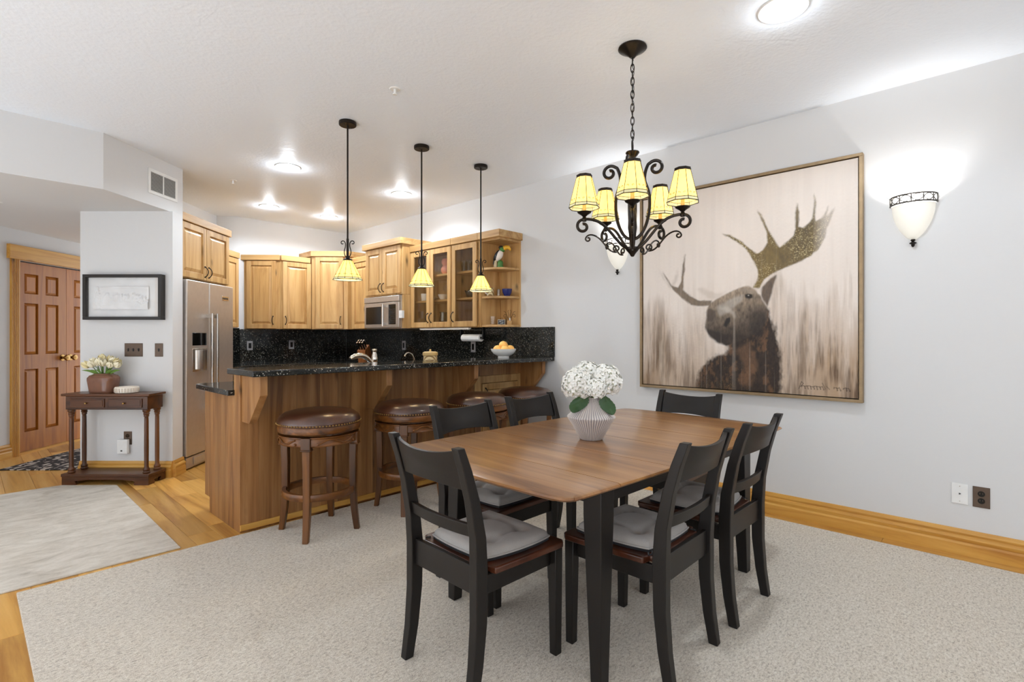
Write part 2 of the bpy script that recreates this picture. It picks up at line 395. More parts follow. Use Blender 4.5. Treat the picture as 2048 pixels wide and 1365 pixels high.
def panel_door(name,label,t0,wd,h,knob_x,hinge_x):
    d=struct(MB().box(0,.0,0,.0001,.0001,.0001).build(name,MT['cdoor_z'],None,eplace(t0,WN-.045,.022),ER),label)
    b=MB(); st=.105; mid=.09; rails=[(0,.20),(.86,.155),(1.56,.10),(h-.115,.115)]
    bd=.036
    b.box(0,0,0,st,bd,h); b.box(wd-st,0,0,wd,bd,h); b.box(wd/2-mid/2,0,0,wd/2+mid/2,bd,h)
    for z,hh in rails: b.box(st,0,z,wd/2-mid/2,bd,z+hh); b.box(wd/2+mid/2,0,z,wd-st,bd,z+hh)
    d.data=b.mesh(name,MT['cdoor_z'])
    cells=[(.20,.86),(1.015,1.56),(1.66,h-.115)]
    for x0,x1 in ((st,wd/2-mid/2),(wd/2+mid/2,wd-st)):
        for z0,z1 in cells:
            q=MB(); i=.032; v=[(x0,.022,z0),(x1,.022,z0),(x1,.022,z1),(x0,.022,z1),(x0+i,.004,z0+i),(x1-i,.004,z0+i),(x1-i,.004,z1-i),(x0+i,.004,z1-i),
               (x0,.03,z0),(x1,.03,z0),(x1,.03,z1),(x0,.03,z1)]
            q.add(v,[(4,5,6,7),(0,1,5,4),(1,2,6,5),(2,3,7,6),(3,0,4,7),(8,11,10,9),(0,8,9,1),(1,9,10,2),(2,10,11,3),(3,11,8,0)]).build('panel',MT['cdoor_z'],d,ang=20)
    k=MB(); k.lathe([(.0,-.002),(.036,0),(.036,.006),(.014,.010),(.013,.03),(.026,.036),(.034,.052),(.029,.066),(.0,.072)],20,TM(knob_x,0,.965,0,R(90))).build('knob',MT['brass'],d)
    if hinge_x is not None:
        for z in (.22,1.0,1.78): MB().box(hinge_x-.012,-.006,z,hinge_x+.012,.0,z+.09).build('hinge',MT['bronze'],d)
    return d
panel_door('door_1','six panel fir closet door hinged beside the fluted casing',5.425,.626,1.985,.575,.012)
panel_door('door_2','second closet door half hidden behind the niche wall',6.055,.626,1.985,.05,None)
# --- baseboards (moulded pine)
BP=[(0,0),(-.028,0),(-.028,.062),(-.024,.068),(-.022,.074),(-.026,.084),(-.027,.094),(-.022,.104),(-.014,.110),(-.016,.122),(-.012,.132),(-.008,.142),(0,.142)]
def baseboard(name,label,p,q,ext=0):
    L=math.hypot(q[0]-p[0],q[1]-p[1]); a=math.atan2(q[1]-p[1],q[0]-p[0])
    n=len(BP); vs=[(0,y,z) for y,z in BP]+[(L,y,z) for y,z in BP]
    b=MB().add(vs,[tuple(range(n)),tuple(range(2*n-1,n-1,-1))]+[(i,n+i,n+(i+1)%n,(i+1)%n) for i in range(n)])
    return struct(b.build(name,MT['pine_x'],None,(p[0],p[1],0),a,ang=25),label)
baseboard('baseboard_right','moulded pine baseboard below the moose painting',(XW,3.40),(XW,-3.0))
baseboard('baseboard_niche','moulded pine baseboard behind the console table',NB,NA)
baseboard('baseboard_return','moulded pine baseboard wrapping the wall end beside the refrigerator',NA,(1.367,5.404))
baseboard('baseboard_entry','moulded pine baseboard beside the closet doors',ep(2.0,WN),ep(5.318,WN))
# --- rear wall with tall windows, behind the camera: the daylight side of the room
mb=MB()
mb.box(-2.82,-3.1,0,.75,-2.98,CE); mb.box(2.6,-3.1,0,3.884,-2.98,CE); mb.box(.75,-3.1,2.45,2.6,-2.98,CE)
struct(mb.build('wall_rear',MT['wall']),'window wall behind the viewer')
def window(n,x0,x1,M=None):
    f=MB()
    for a,b_ in ((x0,x0+.07),((x0+x1)/2-.035,(x0+x1)/2+.035),(x1-.07,x1)): f.box(a,-.04,0,b_,.04,2.45,M)
    f.box(x0,-.04,2.38,x1,.04,2.45,M); f.box(x0,-.04,0,x1,.04,.08,M)
    struct(f.build('window_%d'%n,MT['pine_z']),'tall pine framed window outside the picture')
window(1,.75,2.6,TM(0,-3.04,0))
mb=MB()
for y0,y1 in ((-3.1,-2.7),(-.25,.05),(2.55,2.85),(4.8,4.98)): mb.box(-2.82,y0,0,-2.7,y1,CE)
mb.box(-2.82,-2.7,2.45,-2.7,4.8,CE)
struct(mb.build('wall_left',MT['wall']),'glazed wall on the window side, outside the picture')
for n,(y0,y1) in enumerate(((-2.7,-.25),(.05,2.55),(2.85,4.8))): window(n+2,y0,y1,TM(-2.76,0,0,R(90)))
struct(MB().box(-2.7,-2.98,-.012,-1.17,4.85,.012).build('bounce_carpet',plain('pale_grey_bounce',(206,208,210),.95)),'added unseen pale grey carpet that keeps the sun bounce neutral')  # added out of view: pale surface keeps sunlight bounced to the ceiling neutral
# --- big carpet and rugs
tag(MB().box(.173,-2.6,.0,3.73,3.405,.014).build('area_carpet',MT['carpet'],bevel=.004),'large flecked beige carpet under the dining table and stools','carpet')
tag(MB().prism([(-1.15,3.47),(.866,3.468),(.868,5.30),(.55,5.62),(-1.15,5.645)],.0,.009).build('area_rug',MT['rug'],bevel=.003),'pale distressed rug in front of the console table','rug')
tag(MB().prism([ep(4.824,-4.639),ep(6.6,-4.639),ep(6.6,-3.80),ep(4.824,-3.80)],.0,.008).build('doormat',MT['rug2'],bevel=.002),'dark patterned rug in front of the closet doors','rug')
# ================================================================== KITCHEN
def handle_mesh():
    pts=[(0,-.004,0)]+[(0,-.03*sin(PI*k/10)**.7-.004,.10*k/10) for k in range(1,10)]+[(0,-.004,.10)]
    b=MB().tube(pts,.0045,8); b.ball((0,-.003,0),.008,8,6); b.ball((0,-.003,.10),.008,8,6); return b.mesh('handle',MT['iron'])
HM=handle_mesh()
def cab_door(cab,x0,z0,wd,h,hx=None,hz=None,glass=False,y=0,mat='alder_z',st=.058):
    """framed door: door > panel or pane, handle. Its front lies at y-.02."""
    b=MB(); t=.02
    b.box(0,-t,0,st,0,h); b.box(wd-st,-t,0,wd,0,h); b.box(st,-t,0,wd-st,0,st); b.box(st,-t,h-st,wd-st,0,h)
    d=b.build('door',MT[mat],cab,(x0,y,z0),bevel=.0025)
    if glass:
        MB().box(st,-.010,st,wd-st,-.006,h-st).build('pane',MT['pane'],d)
    else:
        i=.034; a0,a1,c0,c1=st,wd-st,st,h-st; yo,yi=-.004,-.016
        v=[(a0,yo,c0),(a1,yo,c0),(a1,yo,c1),(a0,yo,c1),(a0+.006,yo,c0+.006),(a1-.006,yo,c0+.006),(a1-.006,yo,c1-.006),(a0+.006,yo,c1-.006),
           (a0+i,yi,c0+i),(a1-i,yi,c0+i),(a1-i,yi,c1-i),(a0+i,yi,c1-i)]
        f=[(8,9,10,11)]
        for k in range(4):
            l=(k+1)%4; f+=[(k,l,4+l,4+k),(4+k,4+l,8+l,8+k)]
        v+=[(a0,0,c0),(a1,0,c0),(a1,0,c1),(a0,0,c1)]; f+=[(15,14,13,12)]+[(12+k,12+(k+1)%4,(k+1)%4,k) for k in range(4)]
        MB().add(v,f).build('panel',MT[mat],d,ang=15)
    if hx is not None: link('handle',HM,d,(hx,-t,hz))
    return d
def crown_poly(cab,poly,z0,z1,mat='alder_x'):
    return MB().prism(poly,z0,z1).build('crown',MT[mat],cab,bevel=.004)
ZB=1.325
# --- microwave cabinet: faces -X; local x runs toward the camera, local y into the wall
c=thing('wall_cabinet','tall two door alder cabinet above the microwave','cabinet',(3.45,5.76,0),R(-90))
b=MB(); D=XW-3.45
b.box(0,.001,1.715,.775,D,2.30).build('body',MT['alder_z'],c,bevel=.002)
MB().box(.748,.012,ZB,.775,D-.021,1.714).build('side_panel',MT['alder_z'],c,bevel=.002)
MB().box(-.03,-.045,2.29,.80,D,2.362).build('crown',MT['alder_x'],c,bevel=.004)
cab_door(c,.012,1.73,.368,.55,.335,.03); cab_door(c,.386,1.73,.368,.55,.03,.03)
# --- microwave
c=thing('microwave','stainless over the range microwave with black window','microwave',(3.45,5.755,ZB-.005),R(-90))
MB().box(0,.0,0,.742,.40,.385).build('body',MT['steel'],c,bevel=.004)
MB().box(-.002,-.035,.315,.744,0,.385).build('vent_hood',MT['steel'],c,bevel=.006)
MB().box(.0,-.032,.012,.742,0,.31).build('door',MT['steel'],c,bevel=.005)
MB().box(.04,-.0335,.055,.435,-.031,.265).build('window',MT['blackgl'],c,bevel=.002)
MB().box(.535,-.0335,.05,.68,-.031,.285).build('keypad',MT['blackgl'],c,bevel=.002)
kb=MB()
for i in range(4):
    for j in range(8): kb.box(.553+i*.030,-.0345,.066+j*.022,.573+i*.030,-.033,.078+j*.022)
kb.build('button_grid',MT['dgrey'],c)['kind']='stuff'
hb=MB().tube([(.475,-.075,.03),(.475,-.075,.29)],.014,12); hb.box(.466,-.075,.045,.484,-.03,.07); hb.box(.466,-.075,.25,.484,-.03,.275)
hb.build('handle',MT['alum'],c)
tag(MB().box(0,0,0,.03,.06,.085).box(-.002,.012,.03,.0,.05,.065).build('kitchen_timer',MT['white'],None,(3.418,5.012-.062,1.44),bevel=.004),'small white timer clipped beside the microwave','timer')
# --- glazed cabinets on the right wall
def glazed(name,label,y0,y1,doors):
    c=thing(name,label,'cabinet',(3.575,y0,0),R(-90)); W=y0-y1; D=XW-3.575; t=.018
    b=MB(); b.box(0,.001,ZB,t,D,2.20); b.box(W-t,.001,ZB,W,D,2.20); b.box(t,.001,ZB,W-t,D,ZB+t); b.box(t,.001,2.18,W-t,D,2.20); b.box(t,D-.01,ZB+t,W-t,D,2.18)
    b.build('body',MT['alder_z'],c)
    for z in (1.615,1.895): MB().box(t+.001,.035,z,W-t-.001,D-.011,z+.022).build('shelf',MT['alder_x'],c)
    for x0,wd,hx in doors: cab_door(c,x0,ZB+.006,wd,.862,hx,.055,True)
    return c,W,D
c,W,D=glazed('glass_cabinet','double glass door alder cabinet next to the microwave',4.983,4.255,[(.006,.352,.325),(.362,.360,.028)])
MB().box(0,-.03,2.20,W,D,2.272).build('crown',MT['alder_x'],c,bevel=.004)
c,W,D=glazed('glass_cabinet','single glass door alder cabinet beside the open corner shelves',4.253,3.832,[(.006,.388,.028)])
MB().box(0,-.03,2.20,W,D,2.272).build('crown',MT['alder_x'],c,bevel=.004)
# --- open end shelves
c=thing('corner_shelf','open alder end shelf holding a toucan and a blue bowl','shelf',(3.575,3.830,0),R(-90)); D=XW-3.575; W=.28
MB().box(0,.002,ZB,.014,D,2.20).build('side_panel',MT['alder_z'],c)
MB().box(.0145,D-.016,ZB,W,D,2.20).build('back_panel',MT['alder_z'],c)
def qshelf(z,t=.022):
    P=[(.015,D-.017),(.015,.012)]+[(.015+ (W-.02)*sin(PI/2*k/12), D-.07-(D-.082)*cos(PI/2*k/12)) for k in range(1,13)]+[(W-.005,D-.017)]
    return MB().prism(P,z,z+t).build('shelf',MT['alder_x'],c,bevel=.002)
for z in (ZB,1.612,1.898): qshelf(z)
MB().box(.015,.001,2.178,W,D-.017,2.20).build('top_panel',MT['alder_x'],c)
MB().box(.0,-.03,2.20,W+.025,D,2.272).build('crown',MT['alder_x'],c,bevel=.004)
# --- narrow cabinet between corner and microwave
c=thing('wall_cabinet','single door alder cabinet squeezed between corner cabinet and microwave','cabinet',(3.575,6.352,0),R(-90))
MB().box(0,.001,ZB,.588,XW-3.575,2.20).build('body',MT['alder_z'],c); cab_door(c,.06,ZB+.006,.50,.86)
MB().box(0,-.028,2.20,.556,XW-3.575,2.27).build('crown',MT['alder_x'],c,bevel=.004)
# --- diagonal corner cabinet (tall)
c=thing('corner_cabinet','tall diagonal alder corner cabinet left of the microwave','cabinet',(3.19,6.69,0),R(-45))
iv=Matrix.Rotation(R(45),4,'Z')
def loc(p): v=iv@Vector((p[0]-3.19,p[1]-6.69,0)); return (v.x,v.y)
cp=[loc(p) for p in ((3.19,6.69),(3.525,6.355),(XW,6.355),(XW,7.026),(3.19,7.026))]
MB().prism(cp,ZB,2.295).build('body',MT['alder_z'],c)
k=.03
MB().prism([loc(p) for p in ((3.165,6.672),(3.515,6.322),(XW,6.322),(XW,7.026),(3.165,7.026))],2.293,2.365).build('crown',MT['alder_x'],c,bevel=.004)
cab_door(c,.055,ZB+.008,.365,.955,.332,.06)
# --- wall cabinet on the end wall, and its angled end
c=thing('wall_cabinet','single door alder cabinet on the kitchen end wall','cabinet',(2.79,6.70,0),0)
MB().box(0,.001,ZB,.398,.325,2.20).build('body',MT['alder_z'],c); cab_door(c,.016,ZB+.006,.372,.86,.03,.055)
MB().prism([(-.008,-.03),(.372,-.03),(.372,.326),(-.008,.326)],2.20,2.27).build('crown',MT['alder_x'],c,bevel=.004)
c=thing('angled_cabinet','angled alder end cabinet nearest the refrigerator','cabinet',(2.458,7.022,0),R(-45))
LA=math.hypot(2.785-2.458,7.022-6.697)
MB().prism([(0,0),(LA,0.001),(LA-.229,.229)],ZB,2.20).build('body',MT['alder_z'],c)
cab_door(c,.035,ZB+.006,.375,.86,.338,.055)
MB().prism([(-.032,-.028),(LA+.0,-.028),(LA-.245,.222)],2.20,2.27).build('crown',MT['alder_x'],c,bevel=.004)
# --- refrigerator and the cabinets over it
c0=w1(-1.118,.62)
c=thing('fridge_cabinet','two door alder cabinet above the refrigerator','cabinet',(c0[0],c0[1],0),R(45))
MB().box(0,.001,1.775,.873,.618,2.30).build('body',MT['alder_z'],c)
cab_door(c,.004,1.783,.425,.51,.395,.03); cab_door(c,.437,1.783,.425,.51,.03,.03)
MB().box(-.001,-.03,2.30,.897,.618,2.372).build('crown',MT['alder_x'],c,bevel=.004)
c0=w1(-.243,.33)
c=thing('wall_cabinet','narrow alder cabinet peeking out behind the refrigerator','cabinet',(c0[0],c0[1],0),R(45))
MB().box(0,.001,1.335,.80,.328,2.185).build('body',MT['alder_z'],c); cab_door(c,.02,1.341,.37,.835); cab_door(c,.40,1.341,.385,.835,.03,.06)
MB().box(0,-.028,2.185,.80,.328,2.255).build('crown',MT['alder_x'],c,bevel=.004)
c0=w1(-1.10,.69)
c=thing('refrigerator','stainless side by side refrigerator with ice dispenser','refrigerator',(c0[0],c0[1],0),R(45)); FW=.83
MB().box(.0,.062,.03,FW,.66,1.745).build('body',MT['dgrey'],c,bevel=.004)
DX=.368
MB().box(0,0,.125,DX-.003,.06,1.755).build('freezer_door',MT['steel'],c,bevel=.010,segs=3)
MB().box(DX+.003,0,.125,FW,.06,1.755).build('fridge_door',MT['steel'],c,bevel=.010,segs=3)
MB().box(0.01,.012,.015,FW-.01,.06,.115).box(.12,.004,.03,FW-.02,.012,.10).build('grille',MT['steel'],c,bevel=.003)
for x in (DX-.045,DX+.045):
    h=MB().tube([(x,-.055,.52),(x,-.055,1.455)],.0125,12); h.box(x-.012,-.055,.535,x+.012,.002,.57); h.box(x-.012,-.055,1.41,x+.012,.002,1.445)
    h.build('handle',MT['alum'],c)
MB().box(.085,-.004,1.145,.315,.001,1.265).build('control_panel',MT['blackgl'],c,bevel=.003)
MB().box(.085,-.004,.90,.325,.0,1.115).build('dispenser_frame',MT['alum'],c,bevel=.003)
MB().lathe([(.082,0),(.082,.18)],24,TM(.205,.022,.922),True).build('dispenser_well',MT['alum'],c)
MB().box(.145,-.012,.955,.262,-.0045,.985).build('nudge_bar',MT['dgrey'],c)
MB().box(.60,-.003,1.60,.73,.001,1.645).build('badge',MT['chrome'],c,bevel=.001)
bt=MB()
for k in range(9): bt.box(.61+k*.0125,-.0036,1.612,.618+k*.0125,-.003,1.633)
bt.build('badge_lettering',MT['dgrey'],c)
# --- granite backsplash (part of the setting)
mb=MB(); mb.box(XW-.02,3.545,.89,XW-.0005,7.005,1.322); mb.box(XW-.02,3.108,1.0325,XW-.0005,3.545,1.322)
bs=struct(mb.build('wall_backsplash_right',MT['granite'],bevel=.002),'speckled black granite backsplash below the glass cabinets')
struct(MB().box(2.402,7.006,.89,XW-.021,7.0255,1.322).build('wall_backsplash_back',MT['granite']),'speckled black granite backsplash on the kitchen end wall')
struct(MB().prism([w1(-.25,.0),w1(-.25,.02),w1(.70,.02),(2.401,7.02),(2.398,7.03),w1(.70,0)],.89,1.335).build('wall_backsplash_corner',MT['granite']),'granite backsplash strip beside the refrigerator')
# --- worktops
U=[(1.145,3.552),(XW-.021,3.552),(XW-.021,7.004),(2.402,7.004),w1(.69,.021),w1(-.24,.021),w1(-.24,.62),(2.289,6.39),(3.25,6.39),(3.25,4.25),(1.20,4.25),(1.145,4.20)]
tag(MB().prism(U,.855,.89).build('kitchen_worktop',MT['granite'],bevel=.004),'lower black granite worktop showing at the end of the bar','worktop')
tag(MB().prism([(1.135,3.112),(XW-.001,3.112),(XW-.001,3.536),(1.135,3.536)],.996,1.032).build('bar_counter',MT['granite'],bevel=.006,segs=3),'raised black granite bar counter over the stools','countertop')
# --- peninsula under the bar
pn=thing('bar_peninsula','knotty wood breakfast bar with corbels and a small door','cabinet',(1.186,3.46,0))
PL=XW-.002-1.186
MB().box(.02,.02,.0,PL,.09,.995).build('knee_wall',MT['bar_z'],pn)
MB().box(.02,.0905,.10,PL,.66,.854).build('body',MT['bar_z'],pn)
MB().box(.02,.0905,.0,PL,.575,.0995).build('plinth',MT['bar_z'],pn)
x=0.0; BW=[.115,.15,.095,.165,.13,.11,.175,.12,.14,.10,.16,.125,.15,.135]
i=0
while x<PL-.001:
    wd=min(BW[i%14],PL-x); i+=1
    if x+wd>1.97 and x<1.975: wd=1.975-x                    # stop at the small cabinet
    if x>=1.97 and x<2.59: z0=.868
    else: z0=0
    MB().box(0,0,z0,wd-.0008,.0195,.995).build('board',MT['bar_z'],pn,(x,0,0),bevel=.0012); x+=wd
# end panel boards facing the hall
y=.0205; i=0
for wd in (.085,.11,.13,.12,.115,.119):
    z1=.995 if y+wd<.10+.03 else .854
    y1=min(y+wd,.68)
    yb=y1 if y1<=.58 else y1
    z0=0 if y1<=.585 else .105
    MB().box(0,0,z0,.0195,y1-y-.0008,z1).build('board',MT['bar_z'],pn,(0,y,0),bevel=.0012); y=y1
MB().box(.0,-.013,0.014,PL-.02,0,.05).build('shoe_trim',MT['pine_x'],pn,bevel=.002)
# face frame and door of the small cabinet
fx0,fx1=1.978,2.588
ff=MB(); ff.box(fx0,-.004,.05,fx0+.085,.019,.867); ff.box(fx1-.04,-.004,.05,fx1,.019,.867); ff.box(fx0+.085,-.004,.80,fx1-.04,.019,.867); ff.box(fx0+.085,-.004,.05,fx1-.04,.019,.12)
ff.build('face_frame',MT['alder_z'],pn,bevel=.0015)
cab_door(pn,fx0+.088,.125,fx1-fx0-.131,.672,.035,.53,y=.003)
# corbels
CP=[(0,.995),(0,.695),(-.115,.695),(-.285,.88),(-.285,.995)]
for x in (.012,.878,1.718,2.588):
    b=MB(); n=len(CP); t=.046
    vs=[(x,yy,z) for yy,z in CP]+[(x+t,yy,z) for yy,z in CP]
    b.add(vs,[tuple(range(n)),tuple(range(2*n-1,n-1,-1))]+[(k,n+k,n+(k+1)%n,(k+1)%n) for k in range(n)]).build('corbel',MT['bar_z'],pn,(0,-.0005,0),bevel=.003)
# --- base cabinets hidden behind the bar
c=thing('base_cabinet','alder base cabinets along the kitchen end wall','cabinet',(2.47,6.42,0)); MB().box(0,.02,.1,1.35,.57,.854).box(0,.08,0,1.35,.57,.1).build('body',MT['alder_z'],c)
for k in range(3): cab_door(c,.01+k*.25,.12,.24,.72,.03,.58,y=.02)
c=thing('base_cabinet','alder base cabinets below the microwave wall','cabinet',(3.28,6.35,0),R(-90)); MB().box(0,.02,.1,2.12,.565,.854).box(0,.08,0,2.12,.565,.1).build('body',MT['alder_z'],c)
for k in range(5): cab_door(c,.01+k*.42,.12,.41,.72,.03,.58,y=.02)
# ================================================================== DINING SET
TZ=.742; TR=R(-2.5)
tb=thing('dining_table','long walnut dining table on dark square legs','table',(2.18,1.415,0),TR)
HL,HW=.915,.508
def tedge(x): return HW+.026*(1-(x/HL)**2)                      # bowed long sides
def leaf(x0,x1,end=0):
    xs=[x0+(x1-x0)*k/8 for k in range(9)]
    lo=[(x,-tedge(x)) for x in xs]; hi=[(x,tedge(x)) for x in xs][::-1]
    if end:
        n=14; arc=[]
        for k in range(n+1):
            y=-HW+2*HW*k/n; arc.append((end*(HL+.026*(1-(y/HW)**2)),y))
        rc=.045
        def rounded(cx,cy,a0,a1): return [(cx+rc*cos(a0+(a1-a0)*k/6),cy+rc*sin(a0+(a1-a0)*k/6)) for k in range(7)]
        arc=[p for p in arc if abs(p[1])<HW-rc]
        if end>0: poly=lo[:-1]+rounded(HL-rc,-HW+rc,-PI/2,0)+arc+rounded(HL-rc,HW-rc,0,PI/2)+hi[1:]
        else: poly=[p for p in lo[1:]]+[p for p in hi[:-1]]+rounded(-HL+rc,HW-rc,PI/2,PI)+arc[::-1]+rounded(-HL+rc,-HW+rc,PI,1.5*PI)
    else: poly=lo+hi
    b=MB(); n=len(poly); a=sum(poly[i][0]*poly[(i+1)%n][1]-poly[(i+1)%n][0]*poly[i][1] for i in range(n))
    if a<0: poly=poly[::-1]
    # moulded edge: flat top, rounded shoulder, undercut
    C=Vector((sum(p[0] for p in poly)/n,0)); rings=[(TZ,1,-.012),(TZ-.003,1,-.003),(TZ-.009,1,0),(TZ-.014,1,-.004),(TZ-.024,1,-.022)]
    vs=[]
    for z,_,off in rings:
        for x,y in poly:
            ny=(1 if y>0 else -1) if abs(abs(y)-tedge(max(-HL,min(HL,x))))<.06 else 0
            nx=end if (end and (x*end>HL-.07)) else 0
            vs.append((x+off*nx,y+off*ny,z))
    m=len(rings); fs=[tuple(range(n)),tuple(range(m*n-1,(m-1)*n-1,-1))]
    for r_ in range(m-1):
        for i in range(n): fs.append((r_*n+i,(r_+1)*n+i,(r_+1)*n+(i+1)%n,r_*n+(i+1)%n))
    b.add(vs,fs); return b.build('leaf',MT['table'],tb,ang=25)
SX=[-.655,-.325,0,.325,.655]; g=.0017
leaf(-HL,SX[0]-g,-1)
for a,b_ in zip(SX[:-1],SX[1:]): leaf(a+g,b_-g)
leaf(SX[-1]+g,HL,1)
for sx in (-1,1):
    for sy in (-1,1):
        x=sx*.648; y=sy*.435; a=.078; b_=.046
        xs=(x,x-sx*a); ys=(y,y-sy*a); xb=(x,x-sx*b_); yb=(y,y-sy*b_)
        v=[(xb[0],yb[0],.014),(xb[1],yb[0],.014),(xb[1],yb[1],.014),(xb[0],yb[1],.014),(xs[0],ys[0],.60),(xs[1],ys[0],.60),(xs[1],ys[1],.60),(xs[0],ys[1],.60),(xs[0],ys[0],.717),(xs[1],ys[0],.717),(xs[1],ys[1],.717),(xs[0],ys[1],.717)]
        f=[(3,2,1,0),(8,9,10,11)]+[(i,(i+1)%4,4+(i+1)%4,4+i) for i in range(4)]+[(4+i,4+(i+1)%4,8+(i+1)%4,8+i) for i in range(4)]
        if sx*sy<0: f=[q[::-1] for q in f]
        if sx>0 and sy>0 or sx<0 and sy<0: pass
        m=MB().add(v,f); me=m.mesh('leg',MT['black'])
        import bmesh
        bm=bmesh.new(); bm.from_mesh(me); bmesh.ops.recalc_face_normals(bm,faces=bm.faces); bm.to_mesh(me); bm.free()
        link('leg',me,tb,bevel=.003)
for y in (-.405,.383): MB().box(-.57,y,.632,.57,y+.022,.717).build('apron',MT['black'],tb,bevel=.002)
for x in (-.62,.598): MB().box(x,-.355,.632,x+.022,.355,.717).build('apron',MT['black'],tb,bevel=.002)
# ------------------------------------------------------------------ chairs (local: faces +y)
def chair(label,loc,rz):
    c=thing('dining_chair',label,'chair',loc,rz,'dining chairs around the walnut table')
    PP=[(.0,-.205),(.12,-.185),(.26,-.172),(.43,-.170),(.55,-.178),(.68,-.203),(.78,-.232),(.860,-.262)]
    for s in (-1,1):
        x=s*.187; pts=[(x*(1+.02*(z>.5)),y,z) for z,y in PP]
        b=MB(); vs=[]; fs=[]
        W=[.017,.018,.019,.019,.0185,.018,.017,.0165]; Dp=[.018,.021,.024,.026,.023,.020,.018,.016]
        for (px,py,pz),w_,d_ in zip(pts,W,Dp): vs+=[(px-w_,py-d_,pz),(px+w_,py-d_,pz),(px+w_,py+d_,pz),(px-w_,py+d_,pz)]
        n=len(pts)
        fs=[(3,2,1,0),((n-1)*4,(n-1)*4+1,(n-1)*4+2,(n-1)*4+3)]
        for i in range(n-1):
            for j in range(4): fs.append((i*4+j,i*4+(j+1)%4,(i+1)*4+(j+1)%4,(i+1)*4+j))
        b.add(vs,fs).build('back_post',MT['black'],c,bevel=.003)
        x=s*.192
        b=MB(); t,bo=.021,.0165
        b.add([(x-bo,.215-bo,0),(x+bo,.215-bo,0),(x+bo,.215+bo,0),(x-bo,.215+bo,0),(x-t,.212-t,.409),(x+t,.212-t,.409),(x+t,.212+t,.409),(x-t,.212+t,.409)],
          [(3,2,1,0),(4,5,6,7),(0,1,5,4),(1,2,6,5),(2,3,7,6),(3,0,4,7)]).build('leg',MT['black'],c,bevel=.003)
        MB().box(s*.178-.009,-.146,.345,s*.178+.009,.190,.409).build('side_rail',MT['black'],c,bevel=.002)
    MB().box(-.170,.204,.345,.170,.222,.409).build('front_rail',MT['black'],c,bevel=.002)
    # curved back rails
    def rail(name,z0,z1,y0,y1,curve,xh):
        def fn(u,v):
            x=-xh+2*xh*u; z=z0+(z1-z0)*v
            if name=='top_rail' : z-= (.0 if v<.5 else .018*(1-abs(2*u-1)**2.2))-(.0 if v>.5 else .010*(1-abs(2*u-1)**2))
            return (x,y0+(y1-y0)*v-curve*(1-(2*u-1)**2)-.009,z)
        MB().sheet(fn,15,4,(0,.018,0)).build(name,MT['black'],c,bevel=.002,ang=50)
    rail('top_rail',.712,.848,-.216,-.254,.026,.1705)
    rail('mid_rail',.548,.592,-.180,-.188,.016,.170)
    rail('lower_rail',.352,.448,-.171,-.171,.0,.1705)
    # seat: dark wood, slightly wider at the front
    P=[(-.168,-.145),(.168,-.145),(.170,-.118),(.207,-.110),(.222,.225),(.205,.243),(-.205,.243),(-.222,.225),(-.207,-.110),(-.170,-.118)]
    MB().prism(P,.41,.435).build('seat',MT['seatwood'],c,bevel=.006,segs=3)
    return c
CH=[('dark chair at the table end nearest the rugs, its back toward the viewer',(1.355,1.448,.014),R(-92)),
    ('dark chair on the bar side, nearer the left end of the table',(1.845,1.865,.014),R(178.5)),
    ('dark chair on the bar side, beside the white flowers',(2.405,1.868,.014),R(179)),
    ('dark chair at the far table end beneath the moose painting',(2.955,1.47,.014),R(89)),
    ('nearest dark chair on the open side of the table, at its front corner',(1.858,1.035,.014),R(0)),
    ('dark chair on the open side of the table, nearest the plain white wall',(2.412,1.02,.014),R(-1))]
base=chair(*CH[0]); chairs=[base]
for l,p,a in CH[1:]: chairs.append(dup(base,p,a,l))
